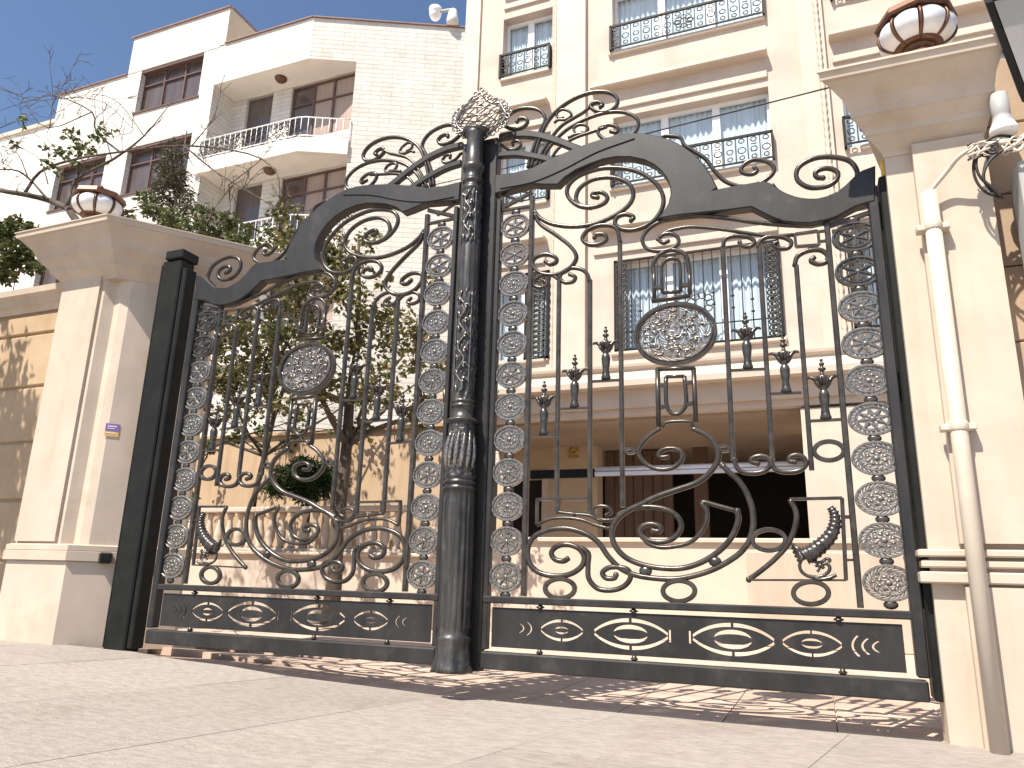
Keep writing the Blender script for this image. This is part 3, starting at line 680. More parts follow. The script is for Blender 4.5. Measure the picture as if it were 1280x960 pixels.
b = MB(); b.add(vs, fs); b.obj('eye_panel', M['plate'], leaf)
# medallions
def rot_loop(n, f): return [f(i) for i in range(n)]
def slot(r0, r1, a, da, rx, rz, bend=0.0):
    n = 5; o_ = []; i_ = []
    for i in range(n):
        t = i / (n - 1); r = r0 + (r1 - r0) * t; aa = a + bend * (t - .5)
        wd = da * (0.55 + 0.45 * sin(pi * t))
        o_.append((r * rx * cos(aa - wd), r * rz * sin(aa - wd))); i_.append((r * rx * cos(aa + wd), r * rz * sin(aa + wd)))
    return o_ + i_[::-1]
def star_gaps(k, ro, ri, rx, rz, ph=0.0, d=0.10):
    L_ = []
    for i in range(k):
        a = ph + 2 * pi * i / k; st = 2 * pi / k
        arc = [(ro * rx * cos(t), ro * rz * sin(t)) for t in [a + d + (st - 2 * d) * j / 5 for j in range(6)]]
        L_.append(arc + [(ri * rx * cos(a + st / 2), ri * rz * sin(a + st / 2))])
    return L_
MRX, MRZ = 0.134, 0.0965
def medallion(kind):
    rx, rz = MRX, MRZ
    lo_ = [ell(0, 0, rx * .97, rz * .97, 40)]
    if kind == 0:      # six-pointed star, open
        lo_ += star_gaps(6, .70, .34, rx, rz, pi / 6, .06)
        lo_ += [slot(.78, .90, 2 * pi * i / 16, .05, rx, rz) for i in range(16)]
    elif kind == 1:    # eight-pointed star with slotted rim
        lo_ += star_gaps(8, .60, .38, rx, rz, .2, .10)
        lo_ += [slot(.72, .89, 2 * pi * i / 26, .042, rx, rz, .10) for i in range(26)]
        lo_ += [ell(.22 * rx * cos(t), .22 * rz * sin(t), .07 * rx, .07 * rx, 6) for t in [2 * pi * i / 6 for i in range(6)]]
    elif kind == 2:    # flower
        lo_ += [slot(.20, .40, 2 * pi * i / 8, .16, rx, rz, .5) for i in range(8)]
        lo_ += [slot(.45, .64, 2 * pi * i / 14, .085, rx, rz, -.45) for i in range(14)]
        lo_ += [slot(.76, .89, 2 * pi * i / 24 + .1, .05, rx, rz, .22) for i in range(24)]
    else:              # arabesque
        lo_ += [slot(.14, .32, 2 * pi * i / 6, .20, rx, rz, .9) for i in range(6)]
        lo_ += [slot(.36, .50, 2 * pi * i / 11 + .2, .11, rx, rz, -.6) for i in range(11)]
        lo_ += [slot(.54, .66, 2 * pi * i / 17, .075, rx, rz, .5) for i in range(17)]
        lo_ += [slot(.74, .89, 2 * pi * i / 26, .05, rx, rz, -.3) for i in range(26)]
    vs, fs = fret(lo_, 0.016, 0.0)
    m = MB(); m.add(vs, fs)
    def rim(s, w, d): m.flat(ell(0, 0, rx * s, rz * s, 36), w, d, 0.0, True)
    rim(.965, 0.014, 0.034); rim(.735 if kind != 3 else .68, 0.007, 0.026)
    if kind in (0, 1):
        k = 6 if kind == 0 else 8; ph = pi / 6 if kind == 0 else .2
        for i in range(k):
            a = ph + 2 * pi * i / k
            m.flat([(.1 * rx * cos(a), .1 * rz * sin(a)), (.62 * rx * cos(a), .62 * rz * sin(a))], 0.008, 0.03)
        m.ball((0, 0, 0), 0.02, 8, 5, (1.2, .9, .9))
    else:
        for i in range(8):
            a = 2 * pi * (i + .5) / 8
            m.ball((.37 * rx * cos(a), 0, .37 * rz * sin(a)), 0.013, 6, 4, (1.3, 1.2, .8))
            m.ball((.6 * rx * cos(a + .3), 0, .6 * rz * sin(a + .3)), 0.009, 6, 4, (1.3, 1.4, .9))
        m.ball((0, 0, 0), 0.018, 8, 5, (1.3, 1.0, 1.0))
    return m.mesh('medallion')
MED = [medallion(k) for k in range(4)]
for me in MED: me.materials.append(M['castlight'])
cm = MB(); cm.ball((0, 0, 0), 0.034, 10, 5, (1.15, .5, .75)); CONN = cm.mesh('connector'); CONN.materials.append(M['cast'])
PIT = 0.2315
MED.append(MED[0].copy()); MED[4].materials.clear(); MED[4].materials.append(M['column'])  # dark copy: shade on the top outer medallions put into their colour
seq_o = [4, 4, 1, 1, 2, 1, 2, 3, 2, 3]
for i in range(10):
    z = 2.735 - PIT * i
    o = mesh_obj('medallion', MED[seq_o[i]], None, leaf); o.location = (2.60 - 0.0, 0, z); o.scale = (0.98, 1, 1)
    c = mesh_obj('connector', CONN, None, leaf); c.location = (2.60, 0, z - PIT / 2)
o = mesh_obj('connector', CONN, None, leaf); o.location = (2.60, 0, 2.735 + PIT / 2)
seq_i = [0, 0, 2, 3, 3, 1, 2, 3, 1, 2, 1, 1]
for i in range(12):
    z = 3.178 - PIT * i
    o = mesh_obj('medallion', MED[seq_i[i]], None, leaf); o.location = (0.313, 0, z); o.scale = (0.86, 1, 0.98)
    c = mesh_obj('connector', CONN, None, leaf); c.location = (0.313, 0, z - PIT / 2)
o = mesh_obj('connector', CONN, None, leaf); o.location = (0.313, 0, 3.178 + PIT / 2)
# large arabesque disc
rx, rz = 0.262, 0.208
lo_ = [ell(0, 0, rx * .95, rz * .95, 48)]
lo_ += [slot(.08, .24, 2 * pi * i / 6, .26, rx, rz, 1.2) for i in range(6)]
lo_ += [slot(.27, .42, 2 * pi * i / 12, .14, rx, rz, -1.0) for i in range(12)]
lo_ += [slot(.45, .58, 2 * pi * i / 17 + .1, .11, rx, rz, .8) for i in range(17)]
lo_ += [slot(.61, .74, 2 * pi * i / 22, .09, rx, rz, -.6) for i in range(22)]
lo_ += [slot(.77, .90, 2 * pi * i / 28 + .1, .075, rx, rz, .45) for i in range(28)]
vs, fs = fret(lo_, 0.014)
m = MB(); m.add(vs, fs)
rr = random.Random(5)
for i in range(70):
    a = rr.uniform(0, 2 * pi); r = sqrt(rr.uniform(0.02, .78))
    p0 = (r * rx * cos(a), r * rz * sin(a)); q = rr.uniform(0, 2 * pi); c_ = rr.choice((-1, 1)); L0 = rr.uniform(.012, .026)
    pts = []
    for j in range(7):
        pts.append((p0[0], -0.012, p0[1])); p0 = (p0[0] + L0 * .5 * cos(q), p0[1] + L0 * .4 * sin(q)); q += c_ * .55
    if all((p[0] / rx) ** 2 + (p[2] / rz) ** 2 < .86 for p in pts): m.tube(pts, [0.003, .006, .0075, .0075, .007, .006, .008], 5)
d0 = gp([(843.5, 417.5)])[0]
do = m.obj('large_disc', M['castlight'], leaf); do.location = (d0[0], 0, d0[1])
m = MB(); m.flat(ell(0, 0, rx, rz, 48), 0.022, 0.045, 0, True); m.flat(ell(0, 0, rx * .93, rz * .93, 48), 0.008, 0.03, -0.01, True)
o = m.obj('rim', M['iron'], do)
# spindles with leafy cups
m = MB()
m.lathe([(0.034, 0.0), (0.036, 0.012), (0.030, 0.03), (0.024, 0.07), (0.030, 0.11), (0.034, 0.15), (0.030, 0.175), (0.018, 0.19), (0.030, 0.20), (0.030, 0.21), (0.020, 0.22), (0.040, 0.25), (0.045, 0.272), (0.020, 0.28), (0.012, 0.30), (0.012, 0.31), (0.024, 0.318), (0.024, 0.328), (0.010, 0.335), (0.010, 0.345), (0.018, 0.352), (0.018, 0.360), (0.008, 0.366), (0.008, 0.375), (0.012, 0.382), (0.004, 0.39)], 14)
for s in (-1, 1):
    for dy in (-0.02, 0.015):
        m.tube([(s * .018, dy, .205), (s * .035, dy, .228), (s * .05, dy * .6, .258), (s * .07, dy * .3, .272), (s * .092, 0, .272), (s * .098, 0, .262)], [.012, .013, .012, .011, .009, .006], 6)
for k in range(7):
    a = 2 * pi * k / 7
    m.tube([(.02 * cos(a), .02 * sin(a), .21), (.042 * cos(a), .042 * sin(a), .24), (.058 * cos(a), .058 * sin(a), .262), (.064 * cos(a), .064 * sin(a), .258)], [.008, .012, .010, .005], 5)
SPN = m.mesh('spindle'); SPN.materials.append(M['cast'])
for t, c, h in (('C', (318, 893), 268), ('C', (473, 757), 265), ('C', (630, 617), 265), ('D', (380, 564), 284), ('D', (572, 682), 285), ('D', (770, 817), 305)):
    p = gp(tp(t, [c, (c[0], c[1] - h)])); s_ = (p[1][1] - p[0][1]) / 0.39
    o = mesh_obj('spindle', SPN, None, leaf); o.location = (p[0][0], 0, p[0][1]); o.scale = (s_ * .95, s_ * .95, s_)
# horn of plenty
m = MB()
path = gp(smooth(tp('F', [(790, 378), (808, 405), (816, 445), (806, 492), (778, 538), (738, 575), (696, 605), (662, 622)]), 6))
P3 = [(x, -0.01, z) for x, z in path]
nP = len(P3)
m.tube(P3, [0.018 + 0.034 * (i / nP) ** .8 + 0.006 * (1 if i % 3 == 0 else -0.3) for i in range(nP)], 12)
for i in range(2, nP, 3): pass
base = gp(tp('F', [(668, 622)]))[0]
for k, (dx, dz) in enumerate(((-70, -65), (-68, -45), (-62, -22), (-52, 0), (-40, 22))):
    e = gp(tp('F', [(668 + dx, 622 + dz)]))[0]
    m.tube([(base[0], -0.02, base[1]), ((base[0] + e[0]) / 2, -0.035, (base[1] + e[1]) / 2), (e[0], -0.015, e[1])], [.016, .017, .008], 6)
for pts, r in (([(650, 632), (638, 668), (652, 702), (692, 724), (745, 722), (782, 700), (788, 674), (768, 658), (750, 670), (760, 684)], .010), ([(700, 640), (720, 652), (748, 650), (772, 634), (790, 640), (782, 652)], .009), ([(690, 720), (740, 736), (790, 728), (822, 714)], .011), ([(726, 700), (738, 682), (730, 668), (716, 672)], .008)):
    m.tube([(x, -0.012, z) for x, z in smooth(gp(tp('F', pts)), 4)], r, 6)
m.obj('horn_of_plenty', M['cast'], leaf)

tag(leaf, 'openwork black iron gate leaf hung on the slim post by the downpipe pillar', 'gate')
twin = copy_tree(leaf); twin.scale = (-1, 1, 1)
tag(twin, 'openwork black iron gate leaf hung on the wide post, trees seen through it', 'gate')

# ------------------------------------------------------------------ centre post
cp = empty('centre_post', (0, 0, 0.03)); tag(cp, 'ornate black cast iron centre column with crown finial between the gate leaves', 'gate post')
b = MB(); b.bbox(-0.155, 0.155, -0.03, 0.06, 0.0, 3.93, 0.01); b.obj('back_plate', M['plate'], cp)
CY = -0.115
def relief(a, z):
    f = 0.0
    if 0.26 < z < 1.16: f += 0.0045 * cos(18 * a)
    if 1.26 < z < 1.62:
        t = (z - 1.26) / .36; f += 0.013 * abs(sin(4 * a + 2.5 * t)) * (1 - .4 * t) + 0.006 * sin(60 * t + 6 * abs(sin(4 * a)))
    if 1.80 < z < 2.62 or 2.98 < z < 3.42:
        f += 0.0075 * (sin(9 * a + 26 * z) * sin(41 * z + 3 * sin(5 * a)) + .6 * sin(13 * a - 37 * z + 2 * sin(30 * z)))
    if z < 0.14: f += 0.012 * abs(sin(5 * a + 1)) * (1 - z / .14) + 0.005 * sin(90 * z + 4 * a)
    return f
prof = [(0.128, 0.0), (0.128, 0.03), (0.12, 0.05), (0.114, 0.09), (0.111, 0.14), (0.112, 0.18), (0.118, 0.20), (0.118, 0.215), (0.106, 0.225), (0.104, 0.26)]
z = 0.28
while z < 1.16: prof.append((0.108 - 0.004 * (z - .28), z)); z += 0.06
prof += [(0.104, 1.165), (0.112, 1.17), (0.112, 1.185), (0.102, 1.19), (0.102, 1.205), (0.112, 1.21), (0.112, 1.225), (0.102, 1.23), (0.102, 1.24), (0.110, 1.25), (0.10, 1.262)]
z = 1.275
while z < 1.62: prof.append((0.094 - 0.03 * (z - 1.275), z)); z += 0.012
prof += [(0.082, 1.625), (0.088, 1.632), (0.108, 1.642), (0.112, 1.652), (0.10, 1.662), (0.078, 1.67), (0.076, 1.72), (0.078, 1.74), (0.088, 1.745), (0.088, 1.757), (0.078, 1.762), (0.078, 1.775), (0.086, 1.78), (0.086, 1.79), (0.075, 1.797)]
z = 1.805
while z < 2.62: prof.append((0.074, z)); z += 0.014
prof += [(0.076, 2.64), (0.076, 2.96)]
z = 2.985
while z < 3.42: prof.append((0.070, z)); z += 0.014
prof += [(0.072, 3.43), (0.080, 3.44), (0.080, 3.455), (0.070, 3.46), (0.070, 3.50), (0.080, 3.505), (0.080, 3.52), (0.070, 3.525), (0.068, 3.60), (0.080, 3.61), (0.083, 3.63), (0.080, 3.65), (0.066, 3.66), (0.064, 3.90), (0.075, 3.92), (0.075, 3.94)]
b = MB(); b.lathe(prof, 72, (0, CY, 0), fun=relief); b.obj('column', M['column'], cp)
# raised vine ornament on the face of the shaft
def on_col(u, z, r): return (r * sin(u), CY - r * cos(u), z)
for (z0, z1, rc) in ((1.84, 2.60, .079), (3.0, 3.41, .075)):
    b = MB(); n_ = int((z1 - z0) * 60)
    b.tube([on_col(.30 * sin(i * .55), z0 + (z1 - z0) * i / n_, rc + .004) for i in range(n_ + 1)], .0075, 6)
    for s_ in (-1, 1): b.tube([on_col(s_ * .82, z0 + (z1 - z0) * i / 20, rc) for i in range(21)], .005, 5)
    o = b.obj('vine_relief', M['castlight'], cp)
    k = 0; z = z0 + .03
    while z < z1 - .04:
        s_ = 1 if k % 2 else -1
        b = MB(); b.tube([on_col(s_ * (.25 + .38 * (1 - q / 9) * (0.55 + .45 * cos(q * .8))), z + .028 * sin(q * .8) * (1 - q / 12), rc + .005) for q in range(9)], [.006, .007, .008, .008, .0075, .007, .0065, .006, .0075], 5)
        b.obj('vine_curl', M['castlight'], cp); z += .055; k += 1
# acanthus leaves of the lower vase
for k in range(7):
    a0 = -1.3 + 2.6 * k / 6
    b = MB(); b.tube([on_col(a0 + .25 * t / 8, 1.30 + .27 * t / 8, .098 - .012 * t / 8 + .012 * sin(pi * t / 8)) for t in range(9)], [.006, .012, .016, .018, .017, .015, .012, .009, .005], 6)
    b.obj('acanthus_leaf', M['castlight'], cp)
# finial: spade-shaped lattice frame with curled edging
FY = CY + .02
fdec = [(650, 135), (715, 200), (790, 268), (870, 290), (945, 285), (990, 365), (1035, 440), (1005, 540), (930, 620), (820, 700), (700, 748), (560, 762), (430, 745), (330, 690), (275, 600), (290, 510), (340, 420), (440, 370), (520, 300), (585, 215)]
fpt = lambda x, y: at_y(540 + x / 10.667, 100 + y / 10.667, FY)
out_ = [(p.x, p.z - .03) for p in (fpt(*q) for q in fdec)]
cx_ = sum(p[0] for p in out_) / len(out_); cz_ = sum(p[1] for p in out_) / len(out_)
oc = smooth(out_, 4, True)
def bulge(x, z, s=1):
    e = ((x - cx_) / .2) ** 2 + ((z - cz_) / .22) ** 2
    return FY - s * .10 * max(0.0, 1 - e)
inner = [(cx_ + (x - cx_) * .86, cz_ + (z - cz_) * .86) for x, z in oc]
b = MB(); b.tube([(x, FY, z) for x, z in inner], .012, 6, True); fo = b.obj('finial', M['castlight'], cp)
def inside(x, z):
    c = False; n = len(inner)
    for i in range(n):
        (x1, z1), (x2, z2) = inner[i], inner[(i + 1) % n]
        if (z1 > z) != (z2 > z) and x < (x2 - x1) * (z - z1) / (z2 - z1) + x1: c = not c
    return c
for side in (1, -1):
    for fam in (0, 1):
        for k in range(-6, 7):
            b = MB(); run = []
            for i in range(41):
                u = -.32 + .64 * i / 40
                if fam == 0: x, z = cx_ + u, cz_ + k * .052 + .62 * u + .9 * u * u
                else: x, z = cx_ + u, cz_ + k * .062 - .16 * u - .8 * u * u
                if inside(x, z): run.append((x, bulge(x, z, side), z))
            if len(run) > 3:
                b.tube(run, .0055, 5); b.obj('lattice_bar', M['castlight'], fo)
for i in range(0, len(oc), 2):
    (x, z) = oc[i]; (xa, za) = oc[i - 1]; (xb, zb) = oc[(i + 1) % len(oc)]
    tx, tz = xb - xa, zb - za; L = sqrt(tx * tx + tz * tz) or 1; nx, nz = tz / L, -tx / L
    if nx * (x - cx_) + nz * (z - cz_) < 0: nx, nz = -nx, -nz
    p0 = (cx_ + (x - cx_) * .87, cz_ + (z - cz_) * .87); big = 1.25 if (i // 2) % 3 == 0 else 1.0
    pts = []
    for j in range(9):
        a = j / 8 * 4.6; r = (.020 - .012 * j / 8) * big
        ox, oz = p0[0] + nx * .026 * big, p0[1] + nz * .026 * big
        pts.append((ox - nx * r * cos(a) + tx / L * r * sin(a), FY + .004 * sin(i * 2.1), oz - nz * r * cos(a) + tz / L * r * sin(a)))
    b = MB(); b.tube(pts, .0075, 5); b.obj('curl', M['castlight'], fo)
b = MB(); b.lathe([(0.075, -.02), (0.10, 0.0), (0.12, 0.02), (0.10, 0.035), (0.06, 0.045)], 24, (0, FY, 3.935), 1, .85); b.obj('cup', M['cast'], fo)

# ------------------------------------------------------------------ wall with real openings
def wall_mb(x0, x1, z0, z1, y, ops, depth=0.25, back=True):
    """front face at y, openings (xa, xb, za, zb) with reveals of given depth"""
    xs = sorted({x0, x1, *[o[0] for o in ops], *[o[1] for o in ops]}); zs = sorted({z0, z1, *[o[2] for o in ops], *[o[3] for o in ops]})
    xs = [x for x in xs if x0 <= x <= x1]; zs = [q for q in zs if z0 <= q <= z1]
    m = MB()
    def solid(i, j):
        if i < 0 or j < 0 or i >= len(xs) - 1 or j >= len(zs) - 1: return True
        cx, cz = (xs[i] + xs[i + 1]) / 2, (zs[j] + zs[j + 1]) / 2
        return not any(o[0] < cx < o[1] and o[2] < cz < o[3] for o in ops)
    for i in range(len(xs) - 1):
        for j in range(len(zs) - 1):
            a, c, e, f = xs[i], xs[i + 1], zs[j], zs[j + 1]
            if solid(i, j):
                m.add([(a, y, e), (c, y, e), (c, y, f), (a, y, f)], [(0, 1, 2, 3)])
            else:
                if solid(i - 1, j): m.add([(a, y, e), (a, y, f), (a, y + depth, f), (a, y + depth, e)], [(0, 1, 2, 3)])
                if solid(i + 1, j): m.add([(c, y, e), (c, y + depth, e), (c, y + depth, f), (c, y, f)], [(0, 1, 2, 3)])
                if solid(i, j - 1): m.add([(a, y, e), (a, y + depth, e), (c, y + depth, e), (c, y, e)], [(0, 1, 2, 3)])
                if solid(i, j + 1): m.add([(a, y, f), (c, y, f), (c, y + depth, f), (a, y + depth, f)], [(0, 1, 2, 3)])
    return m

# ------------------------------------------------------------------ cream apartment building behind the gate
Y = 8.0
ab = empty('apartment_building', (0, 12, -0.16)); tag(ab, 'cream stone apartment building with white framed windows and iron balcony rails', 'building')
OFF = (0, -12, 0.16)
def ap(name, mb, mat, parent=None):
    o = mb.obj(name, mat, parent or ab)
    if parent is None: o.location = OFF
    return o
FL = [(4.70, 6.46), (8.0, 9.54), (11.06, 12.58), (14.15, 15.7)]
ops = []
for (za, zb) in FL:
    ops += [(-3.40, -2.26, za, zb), (-0.95, 1.97, za, zb), (3.18, 6.0, za, zb)]
ap('wall', wall_mb(-4.31, 9.0, 3.62, 18.0, Y, ops, 0.28), M['facade'])
b = MB(); b.add([(-4.31, Y, 3.4), (-4.31, Y, 18), (-4.31, Y + 8, 18), (-4.31, Y + 8, 3.4)], [(0, 1, 2, 3)]); b.add([(-4.31, Y, 18), (9, Y, 18), (9, Y + 8, 18), (-4.31, Y + 8, 18)], [(0, 1, 2, 3)]); ap('side_wall', b, M['facade'])
# splayed left return of the facade
b = MB(); b.add([(-4.312, Y + .02, 9.2), (-4.315, Y + 0.02, 18.0), (-4.75, Y + .9, 18.0), (-4.62, Y + .9, 10.6)], [(0, 1, 2, 3)]); ap('side_fin', b, M['trim'])
# pilasters
for (xa, xb, pr) in ((-2.12, -1.50, 0.10), (2.55, 2.98, 0.10), (-4.31, -3.95, 0.06)):
    b = MB(); b.box(xa, xb, Y - pr, Y + 0.02, 4.35, 18.0); ap('pilaster', b, M['trim'])
# beaded cords
for x in (-2.17, 2.88):
    b = MB(); z = 4.35; i = 0
    pts = []; rr_ = []
    while z < 17.8:
        pts.append((x, Y - (0.02 if x < 0 else 0.12), z)); rr_.append(0.05 if i % 2 else 0.028); z += 0.08; i += 1
    b.tube(pts, rr_, 6); ap('beaded_cord', b, M['trim'])
# ledges over the bays
for (xa, xb) in ((-1.38, 2.0), (-3.42, -2.3), (3.05, 6.2)):
    for z in (7.06, 10.16, 13.25):
        b = MB(); b.bbox(xa, xb, Y - 0.22, Y + 0.02, z, z + 0.09, 0.02); ap('ledge', b, M['trim'])
        b = MB(); b.bbox(xa + .03, xb - .03, Y - 0.05, Y + 0.02, z - 0.45, z - 0.30, 0.015); ap('ledge', b, M['trim'])
    for (za, zb) in FL:
        b = MB(); b.bbox(xa + .35 if xb > -2 else xa, xb, Y - 0.07, Y + 0.02, za - 0.10, za - 0.012, 0.015); ap('sill', b, M['trim'])
# first floor cornice and the lip of the passage soffit
b = MB(); b.stack([(-4.4, Y - 0.02), (9.0, Y - 0.02), (9.0, Y + .3), (-4.4, Y + .3)], [(3.95, 0.30), (4.05, 0.31), (4.12, 0.27), (4.14, 0.22), (4.26, 0.20), (4.30, 0.26), (4.345, 0.27), (4.36, 0.0)]); ap('cornice', b, M['trim'])
b = MB(); b.box(-4.3, 9.0, Y + 0.05, Y + 0.25, 3.50, 3.63); ap('lintel', b, M['trim'])
b = MB(); b.box(-4.3, 9.0, Y - 0.05, Y + 0.1, 3.62, 3.96); ap('frieze', b, M['trim'])
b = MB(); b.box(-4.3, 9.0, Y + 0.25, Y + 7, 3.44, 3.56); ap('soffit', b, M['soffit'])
# windows
def window(xa, xb, za, zb, n, y):
    fr = MB(); t = 0.07
    fr.box(xa, xb, y, y + .07, za, za + t); fr.box(xa, xb, y, y + .07, zb - t, zb)
    w = (xb - xa) / n
    for i in range(n + 1):
        x = xa + i * w; h = t if 0 < i < n else t / 2 + .02
        a = max(xa, x - h); c = min(xb, x + h)
        fr.box(a, c, y + .002, y + .068, za + t, zb - t)
    f = ap('window', fr, M['pvc'])
    for i in range(n):
        g_ = MB(); a = xa + i * w + t; c = xa + (i + 1) * w - t
        g_.add([(a, y + .04, za + t), (c, y + .04, za + t), (c, y + .04, zb - t), (a, y + .04, zb - t)], [(0, 1, 2, 3)]); g_.obj('pane', M['pane'], f)
        # sheer curtain: folded cloth
        cu = MB(); vs = []; fs = []; k = 30
        for j in range(k + 1):
            x = a - .04 + (c - a + .08) * j / k; yy = y + .11 + .025 * sin(j * 1.7 + i) + .012 * sin(j * 4.1)
            top = zb - .02
            vs += [(x, yy, za + .02), (x, yy + .01, top)]
        for j in range(k): fs.append((2 * j, 2 * j + 2, 2 * j + 3, 2 * j + 1))
        cu.add(vs, fs, True); cu.obj('curtain', M['curtain'], f)
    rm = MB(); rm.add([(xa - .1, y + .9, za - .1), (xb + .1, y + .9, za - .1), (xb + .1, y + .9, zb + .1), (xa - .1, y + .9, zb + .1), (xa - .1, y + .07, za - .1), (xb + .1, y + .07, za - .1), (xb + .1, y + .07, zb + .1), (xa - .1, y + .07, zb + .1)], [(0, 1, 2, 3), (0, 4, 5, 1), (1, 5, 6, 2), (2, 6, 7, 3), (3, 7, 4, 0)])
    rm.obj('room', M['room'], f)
def railing(xa, xb, z, y, h=0.55, seed=1):
    rn = random.Random(seed)
    m = MB(); m.box(xa, xb, y - .03, y + .01, z + h - .045, z + h); m.box(xa, xb, y - .02, y + .005, z, z + .03)
    for x in (xa, xb): m.box(x - .02, x + .02, y - .03, y + .2, z - .03, z + h)
    f = ap('balcony_railing', m, M['black'])
    m = MB(); n = max(6, int((xb - xa) / 0.2)); st = (xb - xa) / n
    for i in range(1, n): m.box(xa + i * st - .009, xa + i * st + .009, y - .018, y, z + .03, z + h - .04)
    f2 = m.obj('baluster_row', M['black'], f); f2['kind'] = 'stuff'
    m = MB()
    for i in range(n):
        cx = xa + (i + .5) * st
        for (zz, r) in ((z + h - .11, .045), (z + h * .45, .062 if i % 2 else .05), (z + h * .18, .04)):
            m.tube([(cx + r * cos(2 * pi * j / 10) * 1.1, y - .01, zz + r * sin(2 * pi * j / 10)) for j in range(10)], .011, 4, True)
        if i % 3 == 0:
            m.box(cx - .05, cx + .05, y - .02, y, z + h * .35, z + h * .37); m.box(cx - .05, cx + .05, y - .02, y, z + h * .62, z + h * .64)
    if xb - xa > 2:
        cx = (xa + xb) / 2
        for j in range(8):
            a = 2 * pi * j / 8; m.tube([(cx + .13 * cos(a) + .06 * cos(t), y - .015, z + h * .45 + .10 * sin(a) + .05 * sin(t)) for t in [2 * pi * q / 8 for q in range(8)]], .012, 4, True)
    o_ = m.obj('scrollwork', M['iron'], f); o_['kind'] = 'stuff'
for i, (za, zb) in enumerate(FL):
    window(-3.40, -2.26, za, zb, 2, Y + .22); window(-0.95, 1.97, za, zb, 3, Y + .22); window(3.18, 6.0, za, zb, 3, Y + .22)
    if i > 0:
        railing(-3.42, -2.30, za, Y - .07, .55, i); railing(-0.97, 1.98, za, Y - .10, .55, i + 5); railing(3.16, 6.0, za, Y - .10, .55, i + 9)
# barred grilles of the first floor windows
def grille(xa, xb, za, zb, y):
    m = MB()
    m.box(xa, xb, y - .02, y + .01, za, za + .04); m.box(xa, xb, y - .02, y + .01, zb - .04, zb); m.box(xa, xa + .04, y - .02, y + .01, za, zb); m.box(xb - .04, xb, y - .02, y + .01, za, zb)
    f = ap('window_grille', m, M['black'])
    m = MB(); n = max(5, int((xb - xa) / .16))
    for i in range(1, n):
        x = xa + (xb - xa) * i / n; m.box(x - .009, x + .009, y - .012, y + .004, za + .04, zb - .04)
        if i % 2: m.box(x - .03, x + .03, y - .015, y + .002, za + .5 + .1 * (i % 3), za + .53 + .1 * (i % 3)); m.box(x - .03, x + .03, y - .015, y + .002, za + .72 + .1 * (i % 3), za + .75 + .1 * (i % 3))
    m.box(xa, xb, y - .012, y + .003, za + .35, za + .37)
    o = m.obj('grille_bars', M['black'], f); o['kind'] = 'stuff'
    m = MB()
    sides = [(xa + .04, xa + .26), (xb - .26, xb - .04)] if xb - xa > 1.5 else [(xa + .04, xb - .04)]
    for (a, c) in sides:
        z = za + .08
        while z < zb - .1:
            cx = (a + c) / 2
            m.tube([(cx + (c - a) * .4 * cos(2 * pi * j / 10), y - .02, z + .06 * sin(2 * pi * j / 10)) for j in range(10)], .014, 4, True)
            m.tube([(cx + (c - a) * .2 * cos(2 * pi * j / 8), y - .02, z + .03 * sin(2 * pi * j / 8)) for j in range(8)], .012, 4, True)
            z += .105
        m.box(a, a + .015, y - .02, y, za, zb); m.box(c - .015, c, y - .02, y, za, zb)
    if xb - xa > 1.5:
        cx = (xa + xb) / 2 + .1
        for j in range(9):
            a = 2 * pi * j / 9; m.tube([(cx + .17 * cos(a) + .07 * cos(t), y - .02, za + .75 + .15 * sin(a) + .06 * sin(t)) for t in [2 * pi * q / 8 for q in range(8)]], .012, 4, True)
    o_ = m.obj('scrollwork', M['iron'], f); o_['kind'] = 'stuff'
grille(-0.95, 1.97, 4.66, 6.44, Y - .05); grille(3.02, 6.0, 4.66, 6.44, Y - .13); grille(-2.72, -2.22, 4.66, 6.44, Y - .05)

# ground floor passage: columns, doors, beam
b = MB(); b.box(2.12, 3.4, Y + .02, Y + .6, -.16, 3.44); ap('column', b, M['trim'])
b = MB(); b.bbox(2.12, 9, Y + 2.2, Y + 2.3, -.16, 3.44, .01); ap('passage_wall', b, M['beigeplaster'])
YB = 10.6
xL = lambda px, py, y: at_y(px, py, y).x
g0, g1 = xL(686, 620, YB), xL(747, 620, YB)
b = MB(); b.box(g0, g1, YB - .02, YB + .4, -.16, 3.44); ap('passage_wall', b, M['beigeplaster'])
bx0, bx1, bx2, bx3, bx4 = g1, xL(842, 640, YB + .6), xL(866, 640, YB + .6), xL(886, 640, YB + .6), xL(1030, 640, YB + .6)
# folding door leaves
n = 7; st = (bx1 - bx0) / n
dr_ = MB(); dr_.box(bx0, bx1, YB + .62, YB + .66, -.16, 3.44); dd = ap('garage_door', dr_, M['wood'])
for i in range(n):
    q = MB(); q.bbox(bx0 + i * st + .01, bx0 + (i + 1) * st - .01, YB + .585, YB + .625, -.1, 3.40, .008); q.obj('door_panel', M['wood'], dd)
b = MB(); b.box(bx0 - 5, bx4 + 2.5, YB + 3.2, YB + 3.3, -.16, 3.44); ap('painted_dark_wall', b, M['black_void'])  # gloom of the garage opening painted as a near-black wall
b = MB(); b.box(bx4 + .4, bx4 + .5, YB + .6, YB + 3.2, -.16, 3.44); ap('painted_dark_wall', b, M['black_void'])
b = MB(); b.box(bx2 + .04, bx3, YB + .6, YB + .75, -.16, 3.44); ap('door_post', b, M['wood'])
